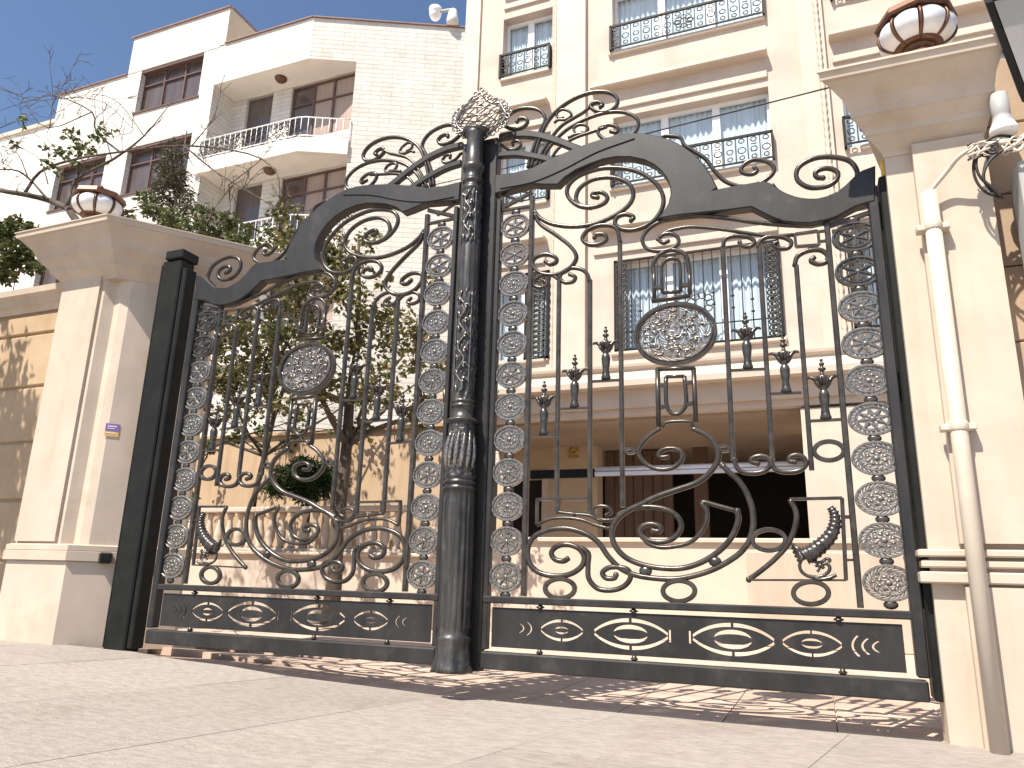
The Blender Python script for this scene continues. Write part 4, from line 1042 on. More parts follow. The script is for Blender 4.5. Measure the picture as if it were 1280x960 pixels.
# doorway on the left: its darkness painted as a near-black sheet, with frame
e0, e1 = xL(640, 620, YB), xL(678, 620, YB)
b = MB(); b.box(e0, e1, YB + .1, YB + .2, -.16, 2.75); dk = ap('dark_doorway_sheet', b, M['black_void'])
b = MB(); b.box(e1, g0, YB - .04, YB + .2, -.16, 2.95); b.box(e0 - .2, e1, YB - .04, YB + .2, 2.752, 2.95); b.obj('door_frame', M['trim'], dk)
b = MB(); b.box(-4.3, e0 - .2, YB - .03, YB + .3, -.16, 3.44); b.box(e0 - .2, g0, YB + .0, YB + .3, 2.955, 3.44); ap('passage_wall', b, M['beigeplaster'])
# brass emblem on the passage wall
pe = at_y(717, 564, YB - .04)
em = MB()
for j in range(6):
    a = 2 * pi * j / 6; em.ball((pe.x + .07 * cos(a), pe.y, pe.z + .06 * sin(a)), .045, 6, 4, (1, .4, .8))
em.ball((pe.x, pe.y, pe.z + .1), .05, 6, 4, (1, .4, 1)); em.box(pe.x - .12, pe.x + .12, pe.y - .01, pe.y + .02, pe.z - .15, pe.z - .12)
tag(em.obj('wall_emblem', M['gold']), 'small brass emblem on the beige passage wall', 'emblem')
# long white beam across the passage
ba, bb_ = at_y(744, 586, 8.9), at_y(1064, 586, 8.9)
be = empty('overhead_rail', (ba.x, 8.9, ba.z)); tag(be, 'long white metal rail spanning the passage below the soffit', 'rail')
b = MB(); b.bbox(0, bb_.x - ba.x + .2, -.06, .06, -.14, -.07, .008); b.obj('track', M['alu'], be)
b = MB(); b.tube([(.02, -.02, -.02), (bb_.x - ba.x + .2, -.02, -.02)], .05, 10); b.obj('tube', M['alu'], be)
b = MB(); b.bbox(-1.3, -.02, -.05, .05, -.16, .0, .008); b.obj('motor_housing', M['black'], be)
# low forecourt wall
lw = empty('forecourt_wall', (0, 6.6, -0.16)); tag(lw, 'low cream parapet wall in front of the dark garage opening', 'wall')
la = at_y(900, 679, 6.5).z
b = MB(); b.box(-3.4, 4.4, 6.5, 6.75, -.16, la); o = b.obj('wall', M['trim'], lw); o.location = (0, -6.6, .16)
b = MB(); b.bbox(-3.4, 4.4, 6.44, 6.80, la + .002, la + .07, .01); o = b.obj('coping', M['trim'], lw); o.location = (0, -6.6, .16)
q0 = at_y(934, 720, 6.4).x
b = MB(); b.bbox(q0, 4.39, 6.38, 6.50, -.16, la - .12, .01); o = b.obj('lower_panel', M['wallpanel'], lw); o.location = (0, -6.6, .16)

# ------------------------------------------------------------------ terrace with balustrade behind the other leaf
tw = empty('terrace_wall', (-8, 9, -0.16)); tag(tw, 'tall tan plastered boundary wall behind the balustrade and round shrub', 'wall')
zt_ = at_y(430, 541, 8.6).z
b = MB(); b.box(-16, -4.35, 8.6, 8.9, -.16, zt_); o = b.obj('wall', M['terrace'], tw); o.location = (8, -9, .16)
b = MB(); b.bbox(-16, -4.35, 8.52, 8.98, zt_ + .002, zt_ + .09, .01); o = b.obj('coping', M['terrace'], tw); o.location = (8, -9, .16)
zr = at_y(400, 632, 6.0).z; zb_ = at_y(400, 690, 6.0).z
tb = empty('terrace_base', (-8, 6.2, -0.16)); tag(tb, 'cream plinth wall carrying the stone balustrade', 'wall')
b = MB(); b.box(-14, -3.42, 6.0, 6.4, -.16, zb_ - .06); o = b.obj('wall', M['trim'], tb); o.location = (8, -6.2, .16)
b = MB(); b.bbox(-14, -3.42, 5.93, 6.45, zb_ - .058, zb_, .012); o = b.obj('coping', M['trim'], tb); o.location = (8, -6.2, .16)
bl = empty('balustrade', (-8, 6.2, zb_)); tag(bl, 'cream stone balustrade with turned balusters below the shrub', 'balustrade')
b = MB(); b.bbox(-6, 4.55, -.13, .13, zr - zb_ - .09, zr - zb_, .015); b.obj('handrail', M['trim'], bl)
b = MB(); b.bbox(-6, 4.55, -.12, .12, 0.002, .06, .012); b.obj('base_rail', M['trim'], bl)
H = zr - zb_ - .15
pm = MB(); pm.lathe([(.06, 0), (.075, .02), (.05, .06), (.085, H * .32), (.08, H * .42), (.04, H * .75), (.045, H * .85), (.07, H * .93), (.06, H)], 12)
BAL = pm.mesh('baluster'); BAL.materials.append(M['trim'])
for i in range(44):
    o = mesh_obj('baluster', BAL, None, bl); o.location = (-5.6 + i * .235, 0, .06)

# ------------------------------------------------------------------ white brick building far left
Yw = 12.0
wb = empty('brick_building', (-18, 16, -0.16)); tag(wb, 'white brick apartment building with canted corner, brown windows and recessed balconies', 'building')
WO = (18, -16, .16)
def wp(name, mb, mat, parent=None):
    o = mb.obj(name, mat, parent or wb)
    if parent is None: o.location = WO
    return o
XA, XB_, XC = -24.0, -16.05, -12.1
FW = [(16.62, 18.43), (13.30, 15.17), (10.0, 11.9), (6.8, 8.6)]
wops = [(-19.7, -16.72, a, c) for a, c in FW] + [(-23.3, -20.75, a, c) for a, c in FW[1:]]
wp('wall', wall_mb(XA, XB_, -.16, 18.4, Yw, [o for o in wops if o[3] < 18.4] + [(-19.7, -16.72, 16.62, 18.4)], .3), M['brickw'])
# penthouse part above
m = MB(); 
m.add([(-20.4, Yw, 18.43), (-15.8, Yw, 18.43), (-15.8, Yw, 20.0), (-20.4, Yw, 20.0)], [(0, 1, 2, 3)])
m.add([(-20.4, Yw, 18.3), (-20.4, Yw, 20), (-20.4, Yw + 6, 20), (-20.4, Yw + 6, 18.3)], [(0, 1, 2, 3)])
m.add([(-20.4, Yw, 20), (-15.8, Yw, 20), (-15.8, Yw + 6, 20), (-20.4, Yw + 6, 20)], [(0, 1, 2, 3)])
wp('penthouse_wall', m, M['brickw'])
m = MB(); m.add([(-15.8, Yw, 18.3), (-15.8, Yw + 6, 18.3), (-15.8, Yw + 6, 20), (-15.8, Yw, 20)], [(0, 1, 2, 3)]); wp('penthouse_side', m, M['beigeplaster'])
m = MB(); m.box(-20.5, -15.75, Yw - .07, Yw + .02, 20.0, 20.045); m.box(-15.78, -15.72, Yw + .02, Yw + 6, 20.0, 20.045); m.box(XA - .05, -20.42, Yw - .07, Yw + .02, 18.402, 18.44); m.box(-15.79, XC, Yw - .07, Yw + .02, 18.47, 18.51); wp('roof_edge', m, M['redtrim'])
m = MB(); m.add([(XA, Yw, -.16), (XA, Yw, 18.4), (XA + .6, Yw + 6, 18.4), (XA + .6, Yw + 6, -.16)], [(0, 1, 2, 3)]); m.add([(XA, Yw, 18.4), (-20.4, Yw, 18.4), (-20.4, Yw + 6, 18.4), (XA, Yw + 6, 18.4)], [(0, 1, 2, 3)]); wp('side_wall', m, M['brickw'])
# canted corner: runs back from (XC, Yw)
CD = Vector((4.4, 2.13, 0)).normalized()
cpt = lambda s, z, off=0.0: (XC + CD.x * s + CD.y * off, Yw + CD.y * s - CD.x * off, z)
SB = 1.55      # end of the balcony recess on the canted face
m = MB()
m.add([cpt(0, 16.9), cpt(SB, 16.9), cpt(SB, 18.47), cpt(0, 18.47)], [(0, 1, 2, 3)])
m.add([cpt(SB, -.16), cpt(8, -.16), cpt(8, 18.47), cpt(SB, 18.47)], [(0, 1, 2, 3)])
m.add([(XB_, Yw, 16.9), (XC, Yw, 16.9), (XC, Yw, 18.47), (XB_, Yw, 18.47)], [(0, 1, 2, 3)])
m.add([cpt(SB, -.16), cpt(SB, 16.9), cpt(SB, 16.9, -1.2), cpt(SB, -.16, -1.2)], [(0, 1, 2, 3)])
wp('wall', m, M['brickw'])
m = MB(); a_, c_ = cpt(0, 18.47, .07), cpt(8, 18.47, .07); a2, c2 = cpt(0, 18.47, -.05), cpt(8, 18.47, -.05)
m.add([a_, c_, c2, a2, (a_[0], a_[1], 18.51), (c_[0], c_[1], 18.51), (c2[0], c2[1], 18.51), (a2[0], a2[1], 18.51)], [(0, 1, 2, 3), (4, 5, 6, 7), (0, 1, 5, 4), (1, 2, 6, 5), (2, 3, 7, 6), (3, 0, 4, 7)]); wp('roof_edge', m, M['redtrim'])
m = MB(); m.add([(-15.8, Yw, 18.465), (XC, Yw, 18.465), cpt(8, 18.465), (-6, Yw + 9, 18.465), (-15.8, Yw + 9, 18.465)], [(0, 1, 2, 3, 4)]); wp('roof', m, M['whiteplaster'])
YR = Yw + 1.0
def balcony(zf, zs):
    """recessed balcony: floor slab at zf, soffit at zs"""
    # soffit
    m = MB(); m.add([(XB_, Yw, zs), (XC, Yw, zs), cpt(SB, zs), cpt(SB, zs, -1.2), (XC, YR + .3, zs), (XB_, YR + .3, zs)], [(0, 1, 2, 3, 4, 5)]); wp('soffit', m, M['whiteplaster'])
    # slab with fascia
    m = MB(); P = [(XB_ - .25, Yw - .12), (XC + .05, Yw - .12), (cpt(SB, 0, .12)[0], cpt(SB, 0, .12)[1]), (cpt(SB, 0, -2.0)[0], cpt(SB, 0, -2.0)[1]), (XB_ - .25, YR + .5)]
    m.add([(p[0], p[1], zf - .5) for p in P] + [(p[0], p[1], zf) for p in P], [(0, 4, 3, 2, 1), (5, 6, 7, 8, 9)] + [(k, (k + 1) % 5, 5 + (k + 1) % 5, 5 + k) for k in range(5)]); wp('balcony_slab', m, M['whiteplaster'])
    # back wall with door and window openings
    d0, d1, w0, w1 = -15.45, -14.3, -13.5, -10.95
    wp('balcony_wall', wall_mb(XB_, -10.86, zf, zs, YR, [(d0, d1, zf + .02, zs - .06), (w0, w1, zf + .75, zs - .06)], .2), M['brickw'])
    m = MB(); m.add([(XB_, Yw, zf), (XB_, YR, zf), (XB_, YR, zs), (XB_, Yw, zs)], [(0, 1, 2, 3)]); wp('balcony_side', m, M['brickw'])
    m = MB(); m.box(d0, d1, YR + .12, YR + .18, zf + .02, zs - .06); wp('balcony_door', m, M['brownpane'])
    m = MB()
    zh = zs - .06
    for x in (w0, -12.6, -11.8, w1): m.box(x - .04, x + .04, YR + .08, YR + .13, zf + .75, zh)
    m.box(w0, w1, YR + .081, YR + .129, zf + .75, zf + .82); m.box(w0, w1, YR + .081, YR + .129, zf + 2.15, zf + 2.20); m.box(w0, w1, YR + .081, YR + .129, zh - .07, zh - .002)
    f = wp('window', m, M['brownframe'])
    for (a, c, mt) in ((w0 + .04, -12.64, 'brownpane'), (-12.56, -11.84, 'beigecurtain'), (-11.76, w1 - .04, 'beigecurtain')):
        q = MB(); q.box(a, c, YR + .14, YR + .16, zf + .8, zh - .03); q.obj('pane', M[mt], f)
    # railing of thin scrolled iron
    m = MB(); A3 = [(XB_ - .2, Yw - .05, 0), (XC, Yw - .05, 0), cpt(SB, 0, .05)]
    def along(s):
        a = Vector(A3[0]); c = Vector(A3[1]); L1 = (c - a).length; e = Vector(A3[2]); L2 = (e - c).length
        return a.lerp(c, s / L1) if s < L1 else c.lerp(e, min(1, (s - L1) / L2))
    Lt = (Vector(A3[1]) - Vector(A3[0])).length + (Vector(A3[2]) - Vector(A3[1])).length
    for zz in (zf + .12, zf + .78): m.tube([tuple(along(Lt * i / 20) + Vector((0, 0, zz))) for i in range(21)], .022, 5)
    f = wp('railing', m, M['pvc'])
    m = MB()
    for i in range(30):
        p = along(.15 + 3.9 * i / 29)
        for r_, zz in ((.13, .2), (.1, .45), (.09, .64)):
            m.tube([(p.x + r_ * 1.2 * cos(2 * pi * j / 8 + i), p.y, zf + zz + r_ * sin(2 * pi * j / 8)) for j in range(7)], .014, 4)
    o = m.obj('scrollwork', M['black'], f); o['kind'] = 'stuff'
    m = MB(); n_ = 26
    for i in range(n_ + 1):
        p = along(Lt * i / n_); m.tube([(p.x, p.y, zf), (p.x, p.y, zf + .78)], .014, 4)
    o = m.obj('railing_bars', M['pvc'], f); o['kind'] = 'stuff'
balcony(13.92, 16.895); balcony(10.5, 13.41); balcony(7.1, 9.99)
m = MB(); m.add([(XB_, Yw + .01, -.16), (XC, Yw + .01, -.16), (XC, Yw + .01, 6.6), (XB_, Yw + .01, 6.6)], [(0, 1, 2, 3)]); m.add([cpt(0, -.16), cpt(SB, -.16), cpt(SB, 6.6), cpt(0, 6.6)], [(0, 1, 2, 3)]); wp('wall', m, M['brickw'])
for (xa, xb, za, zb) in wops:
    m = MB(); t = .06; y = Yw + .2
    zb2 = min(zb, 18.4)
    m.box(xa, xb, y, y + .06, za, za + t); m.box(xa, xb, y, y + .06, zb2 - t, zb2); m.box(xa, xb, y, y + .06, za + (zb2 - za) * .68, za + (zb2 - za) * .68 + .05)
    for i in range(4):
        x = xa + (xb - xa) * i / 3; m.box(max(xa, x - .035), min(xb, x + .035), y + .001, y + .059, za + t, zb2 - t)
    m.box(xa - .05, xb + .05, Yw - .05, Yw + .28, za - .06, za - .002)
    f = wp('window', m, M['brownframe'])
    for i in range(3):
        a = xa + (xb - xa) * i / 3 + .035; c = xa + (xb - xa) * (i + 1) / 3 - .035
        q = MB(); q.box(a, c, y + .07, y + .09, za + t, zb2 - t); q.obj('pane', M['brownpane'], f)
    q = MB(); q.bbox(xa, xb, Yw + .02, Yw + .19, zb2 - .10, zb2 - .004, .01); q.obj('shutter_box', M['brownframe'], f)
# ceiling lights of the balconies
for z in (16.89, 13.405):
    m = MB(); m.lathe([(.02, -.16), (.14, -.13), (.2, -.06), (.2, -.005)], 14, (-13.6, Yw + .5, z)); tag(m.obj('balcony_light', M['bronze']), 'round ceiling light under the %s balcony soffit of the white building' % ('topmost' if z > 15 else 'lower'), 'light')
# cctv camera on the roof
c0 = at_z(548, 20, 18.95)
cc = empty('security_camera', tuple(cpt(4.5, 18.51))); tag(cc, 'white dome security camera on a bracket at the brick roof edge', 'camera')
cb = Vector(cpt(6.9, 18.53))
m = MB(); m.lathe([(.2, 0), (.2, .25), (.15, .5), (.12, .6)], 10, (.12, 0, 0)); m.obj('base', M['whiteplaster'], cc)
m = MB(); m.tube([(.12, 0, .5), (.0, -.05, .62), (-.45, -.1, .62)], .05, 6); m.obj('bracket', M['greypanel'], cc)
m = MB(); m.lathe([(.02, -.28), (.14, -.24), (.2, -.12), (.2, -.02), (.22, 0), (.22, .16), (.12, .22)], 12, (-.5, -.1, .62)); m.obj('dome', M['pvc'], cc)
# far cream block at the left edge
fb = empty('far_building', (-30, 14, -.16)); tag(fb, 'low cream plastered block behind the bare branches', 'building')
fz = at_y(30, 166, 13).z
b = MB(); b.box(-46, -23.2, 13.0, 20, -.16, fz); o = b.obj('wall', M['whiteplaster'], fb); o.location = (30, -14, .16)
b = MB(); b.box(-46.1, -23.1, 12.9, 13.1, fz + .002, fz + .18); o = b.obj('roof_edge', M['trim'], fb); o.location = (30, -14, .16)

# ------------------------------------------------------------------ vegetation
def leaves_mesh(cl, n, size, rng, squash=1.0, needle=False):
    """n leaf faces scattered through clumps (centre, radius)"""
    vs = []; fs = []
    wts = [r ** 2.2 for c, r in cl]; tot = sum(wts)
    for (c, r), w in zip(cl, wts):
        for _ in range(int(n * w / tot)):
            d = Vector((rng.gauss(0, 1), rng.gauss(0, 1), rng.gauss(0, 1))).normalized() * (r * rng.random() ** 0.45)
            p = Vector(c) + Vector((d.x, d.y, d.z * squash))
            t = Vector((rng.gauss(0, 1), rng.gauss(0, 1), rng.gauss(-.35, .7))).normalized()
            u = t.orthogonal().normalized(); u.rotate(Matrix.Rotation(rng.uniform(0, 6.28), 3, t)); w_ = t.cross(u)
            L = size * rng.uniform(.6, 1.35); B = L * (.12 if needle else .30)
            b = len(vs)
            vs += [p, p + t * L * .45 + u * B + w_ * L * .06, p + t * L, p + t * L * .45 - u * B + w_ * L * .06, p + t * L * .5 - w_ * L * .04]
            fs += [(b, b + 1, b + 4), (b + 1, b + 2, b + 4), (b + 2, b + 3, b + 4), (b + 3, b, b + 4)]
    m = MB(); m.add(vs, fs, False); return m
def grow(m, p, d, L, r, lev, rng, ends, bend=.25, nb=(2, 4), spread=.7):
    """recursive tapering limb"""
    pts = [p.copy()]; rr_ = [r]; n = 5
    for i in range(n):
        d = (d + Vector((rng.gauss(0, bend), rng.gauss(0, bend), rng.gauss(.03, bend))) * .5).normalized()
        p = p + d * (L / n); pts.append(p.copy()); rr_.append(max(.0035, r * (1 - .62 * (i + 1) / n)))
    m.tube(pts, rr_, 6 if lev > 1 else 4)
    if lev <= 0: ends.append(p); return
    for k in range(rng.randint(*nb)):
        t = rng.uniform(.35, 1.0); i = min(n, max(1, int(t * n)))
        q = pts[i]; e = (d + Vector((rng.gauss(0, spread), rng.gauss(0, spread), rng.gauss(.1, spread * .8)))).normalized()
        ends.append(q); grow(m, q, e, L * rng.uniform(.5, .75), rr_[i] * .7, lev - 1, rng, ends, bend, nb, spread)
def tree(name, label, cat, base, height, lean, r, lev, leafmat, nleaf, lsize, rng, clump, group=None, extra=(), spread=.7, crown_shift=None):
    t = empty(name, base); tag(t, label, cat, group)
    m = MB(); ends = []
    p = Vector((0, 0, 0)); d = Vector(lean).normalized()
    pts = [p.copy()]; rr_ = [r * 1.25]
    for i in range(6):
        d = (d + Vector((rng.gauss(0, .07), rng.gauss(0, .07), .03))).normalized(); p = p + d * height / 6; pts.append(p.copy()); rr_.append(r * (1 - .08 * i))
    m.tube(pts, rr_, 9)
    for k in range(5):
        e = Vector((cos(k * 1.3 + rng.random()), sin(k * 1.3 + rng.random()), rng.uniform(.4, 1.1))).normalized()
        grow(m, pts[rng.randint(3, 6)], e, height * .55, r * .5, lev, rng, ends, .25, (2, 3), spread)
    m.obj('trunk', M['bark'], t)
    cl = [(tuple(q), rng.uniform(.5, 1.0) * clump) for q in ends] + [(tuple(Vector(c) - Vector(base)), q) for c, q in extra]
    if nleaf:
        lm = leaves_mesh(cl, nleaf, lsize, rng, .8); o = lm.obj('crown', M[leafmat], t)
    return t
def clumps_px(lst, y, ry=.6):
    r = []
    for (px, py, rp) in lst:
        yy = y + random.uniform(-ry, ry); c = at_y(px, py, yy); sc = (c - CAM).dot(FWD) / F_PX
        r.append((tuple(c), rp * sc))
    return r
rg = random.Random(21)
# leafy tree behind the left leaf
ex = clumps_px([(300, 400, 34), (330, 440, 34), (290, 460, 28), (360, 380, 32), (400, 430, 30), (420, 330, 32), (440, 370, 34), (470, 400, 34), (455, 300, 22), (490, 430, 26), (505, 400, 22), (470, 460, 24), (410, 480, 28), (330, 500, 28), (370, 510, 24), (290, 510, 20), (260, 480, 20), (450, 500, 18), (380, 340, 26), (425, 260, 20), (400, 280, 18), (440, 245, 12), (360, 290, 14), (270, 430, 22), (480, 350, 16), (505, 460, 14), (340, 470, 26), (310, 360, 20), (390, 400, 26), (430, 430, 26)], 5.2, 1.0)
b0 = at_y(424, 632, 5.2)
tree('leafy_tree', 'mixed green and bronze leafy tree seen through the gate leaf on the wide post', 'tree', (b0.x, 5.2, zb_ - 1.1), 4.2, (-.08, .0, 1), .12, 2, 'leaf_a', 7600, .115, rg, .30, None, ex)
b1 = at_y(300, 640, 7.0)
ex = clumps_px([(300, 390, 24), (270, 350, 22), (330, 420, 26), (285, 420, 26), (355, 450, 24), (320, 470, 22), (370, 420, 20), (260, 400, 20), (345, 390, 20)], 6.8, .8)
tree('slender_tree', 'slender darker tree between the boundary wall and the bronze leafy tree', 'tree', (b1.x, 7.0, -.16), 4.6, (.05, 0, 1), .07, 2, 'leaf_b', 2100, .13, rg, .26, None, ex)
# green bough over the splayed pillar
ex = clumps_px([(190, 262, 14), (215, 275, 18), (240, 285, 20), (270, 290, 22), (300, 300, 18), (325, 310, 14), (180, 245, 10), (255, 265, 14), (285, 275, 16), (310, 285, 10), (345, 262, 8), (335, 290, 12), (160, 268, 8)], 3.4, .4)
c0 = at_y(262, 330, 3.4)
tree('young_tree', 'green young tree rising above the splayed pillar cap', 'tree', (c0.x, 3.4, -.16), 4.0, (0, 0, 1), .06, 1, 'leaf_b', 2500, .095, rg, .16, None, ex)
# narrow conifer
k0 = at_y(212, 290, 7.5); kt = at_y(216, 168, 7.5)
cf = empty('conifer', (k0.x, 7.5, -.16)); tag(cf, 'narrow dark conifer in front of the white brick building', 'tree')
m = MB(); zt2 = kt.z + .16; m.tube([(0, 0, 0), (.02, 0, zt2 * .5), (.05, 0, zt2)], [.10, .07, .015], 7); m.obj('trunk', M['bark'], cf)
cl = []
for (px, py, rp) in ((216, 178, 7), (210, 190, 11), (222, 196, 11), (215, 206, 15), (204, 212, 12), (226, 216, 12), (212, 226, 16), (200, 236, 14), (226, 236, 14), (235, 244, 9), (196, 252, 16), (216, 250, 13), (184, 260, 12), (232, 262, 12), (205, 272, 14), (240, 256, 8)):
    q = at_y(px, py, 7.5 + rg.uniform(-.4, .4)); cl.append((tuple(q - Vector((k0.x, 7.5, -.16))), rp * (q - CAM).dot(FWD) / F_PX))
leaves_mesh(cl, 2400, .15, rg, .9, True).obj('crown', M['leaf_c'], cf)
# bare tree with few leaves
bt0 = at_y(96, 282, 1.8)
bt = empty('bare_tree', (bt0.x, 1.8, -.1)); tag(bt, 'mostly bare tree with thin twigs and a few leaves above the garden wall', 'tree')
m = MB(); ends = []
B0 = Vector((bt0.x, 1.8, -.1))
loc = lambda px, py, y: at_y(px, py, y) - B0
m.tube([(0, 0, 0), (.02, 0, 2.0), tuple(loc(100, 300, 1.8)), tuple(loc(95, 275, 1.8)), tuple(loc(84, 260, 1.75))], [.09, .08, .07, .055, .045], 8)
def pxl(pts, r0, r1, y):
    P = [tuple(loc(px, py, y + .15 * sin(i * 1.7))) for i, (px, py) in enumerate(pts)]; P = smooth(P, 3)
    m.tube(P, [r0 + (r1 - r0) * i / (len(P) - 1) for i in range(len(P))], 6); return P
lim = [([(88, 262), (60, 250), (30, 243), (0, 238), (-40, 228)], .045, .03), ([(60, 250), (35, 222), (15, 212), (-20, 214)], .02, .008),
       ([(84, 258), (95, 225), (140, 200), (180, 170), (215, 127)], .03, .004), ([(30, 243), (50, 215), (90, 200), (150, 190), (230, 182), (310, 192), (345, 215), (350, 250)], .024, .005),
       ([(150, 190), (120, 165), (115, 140), (70, 120), (40, 125), (0, 138)], .014, .004), ([(115, 140), (60, 160), (32, 130), (20, 95)], .008, .002), ([(62, 160), (66, 120), (62, 80)], .009, .002),
       ([(66, 130), (80, 105), (92, 82)], .006, .002), ([(230, 182), (270, 215), (320, 245), (350, 262)], .012, .004), ([(285, 232), (320, 205), (330, 195)], .008, .003), ([(290, 232), (262, 268)], .008, .003), ([(286, 232), (288, 260)], .010, .004),
       ([(0, 108), (40, 125), (90, 122), (130, 128), (165, 160)], .008, .003), ([(0, 160), (30, 150), (62, 160)], .007, .003), ([(140, 200), (130, 160), (128, 110)], .008, .002), ([(35, 222), (20, 190), (-10, 180)], .01, .004),
       ([(180, 170), (150, 130), (120, 118), (75, 125)], .007, .002), ([(240, 182), (265, 150), (275, 120)], .008, .002), ([(250, 183), (255, 205), (245, 225)], .006, .002), ([(60, 230), (50, 200), (25, 185), (0, 190)], .008, .003)]
for pts, r0, r1 in lim:
    P = pxl(pts, r0, r1, 1.75)
    for k in range(5):
        i = rg.randint(len(P) // 3, len(P) - 1); q = Vector(P[i])
        grow(m, q, Vector((rg.gauss(0, .8), rg.gauss(0, .4), rg.gauss(.3, .7))).normalized(), rg.uniform(.15, .45), min(.006, r1 + .002), 1, rg, ends, .35, (1, 3), .7)
m.obj('trunk', M['bark'], bt)
cl = []
for (px, py, rp) in ((90, 168, 10), (105, 185, 14), (80, 190, 10), (120, 172, 9), (60, 185, 8), (130, 162, 8), (100, 205, 8), (25, 148, 7), (30, 155, 5), (60, 205, 7), (140, 165, 5), (75, 215, 6), (20, 180, 6)):
    q = at_y(px, py, 1.75); cl.append((tuple(q - B0), rp * (q - CAM).dot(FWD) / F_PX))
leaves_mesh(cl, 330, .085, rg, .8).obj('leaf_cluster', M['leaf_b'], bt)['kind'] = 'stuff'
# street tree on the pavement whose shade falls on the garden wall
ex = [((-6.4 + rg.uniform(-1.5, .75), -1.9 + rg.uniform(-.6, .5), 4.3 + rg.uniform(-1.1, 1.3)), rg.uniform(.35, .6)) for _ in range(26)]
tree('street_tree', 'leafy street tree on the pavement shading the garden wall', 'tree', (-7.6, -2.1, -.02), 3.4, (.1, 0, 1), .11, 1, 'leaf_b', 6500, .13, rg, .3, None, ex)
# hedge shrub over the garden wall
h0 = at_y(20, 340, 1.1)
hs = empty('wall_shrub', (h0.x, 1.1, -.1)); tag(hs, 'leafy green shrub spilling over the garden wall coping', 'shrub')
m = MB(); ends = []
for k in range(6): grow(m, Vector((rg.uniform(-.5, .5), 0, 0)), Vector((rg.gauss(0, .15), 0, 1)).normalized(), 3.6, .03, 1, rg, ends, .1)
m.obj('stem', M['bark'], hs)
cl = []
for (px, py, rp) in ((8, 290, 18), (25, 310, 18), (45, 300, 13), (10, 330, 16), (35, 330, 14), (52, 318, 9), (20, 280, 12), (-15, 320, 24), (-30, 290, 24), (40, 285, 9), (62, 305, 7), (5, 345, 12), (48, 335, 8)):
    q = at_y(px, py, 1.1 + rg.uniform(-.2, .2)); cl.append((tuple(q - Vector((h0.x, 1.1, -.1))), rp * (q - CAM).dot(FWD) / F_PX))
leaves_mesh(cl, 3200, .075, rg, .9).obj('foliage', M['leaf_b'], hs)
# round shrub on the terrace
s0 = at_y(385, 640, 6.9)
rs = empty('round_shrub', (s0.x, 6.9, -.16)); tag(rs, 'round dark green shrub behind the balustrade', 'shrub')
m = MB(); m.tube([(0, 0, 0), (0, 0, 2.0)], .05, 6); m.obj('stem', M['bark'], rs)
cl = []
for (px, py, rp) in ((360, 598, 22), (385, 590, 24), (410, 600, 22), (385, 612, 24), (345, 610, 14), (425, 606, 12), (375, 580, 12)):
    q = at_y(px, py, 6.9 + rg.uniform(-.25, .25)); cl.append((tuple(q - Vector((s0.x, 6.9, -.16))), rp * (q - CAM).dot(FWD) / F_PX))
leaves_mesh(cl, 5200, .12, rg, .85, True).obj('foliage', M['leaf_d'], rs)

# ------------------------------------------------------------------ downpipe, cables and the box on the right
dp = empty('downpipe', (3.15, -0.2, -.13)); tag(dp, 'cream painted downpipe clamped to the pillar panel', 'pipe')
D0 = Vector((3.15, -.2, -.13))
def PV(px, py, y): return tuple(at_y(px, py, y) - D0)
top = at_y(1180, 238, -.215); bot = at_y(1247, 950, -.215)
xm = 2.995
m = MB(); m.tube([(xm - D0.x, -.015, top.z - D0.z), (xm - D0.x, -.015, -.2)], .043, 16); m.obj('pipe', M['pipe'], dp)
for z in (2.62, 1.45):
    m = MB(); m.bbox(xm - D0.x - .085, xm - D0.x + .085, -.03, .045, z - D0.z, z - D0.z + .035, .004); m.lathe([(.046, z - D0.z - .005), (.049, z - D0.z), (.049, z - D0.z + .04), (.046, z - D0.z + .045)], 14, (xm - D0.x, -.015, 0)); m.obj('clamp', M['pipe'], dp)
el = smooth([(xm - D0.x, -.015, top.z - D0.z), PV(1183, 215, -.25), PV(1200, 195, -.3), PV(1225, 182, -.33), PV(1262, 178, -.34)], 5)
cw = MB(); cw.tube(el, .014, 8); cw.obj('conduit', M['cablew'], dp)
# bundle of cables
cbn = empty('cable_bundle', tuple(at_y(1250, 185, -.32))); tag(cbn, 'tangled bundle of cream and black cables looping beside the pillar cap', 'cables')
B_ = Vector(cbn.location)
for i in range(14):
    m = MB(); pts = []
    for j in range(12):
        px = 1210 + j * 8; py = 190 + 7 * sin(j * .9 + i * 1.3) - j * 1.4 + rg.uniform(-4, 4)
        pts.append(tuple(at_y(px, py, -.32 + .03 * sin(j * 1.1 + i * 2.1)) - B_))
    m.tube(smooth(pts, 3), rg.choice((.006, .008, .005)), 5); m.obj('cable', M['cablew'] if i % 3 else M['cable'], cbn)
for i, lp_ in enumerate(([(1275, 172), (1245, 170), (1225, 185), (1217, 205), (1220, 225), (1232, 240), (1250, 247)], [(1270, 176), (1240, 178), (1222, 195), (1222, 215), (1235, 232), (1254, 248)], [(1240, 185), (1232, 205), (1230, 225), (1240, 240)], [(1262, 182), (1238, 200), (1229, 222), (1240, 234), (1252, 246)])):
    m = MB(); m.tube(smooth([tuple(at_y(px, py, -.30 - .015 * i) - B_) for px, py in lp_], 5), .008, 6); m.obj('cable_loop', M['cable'], cbn)
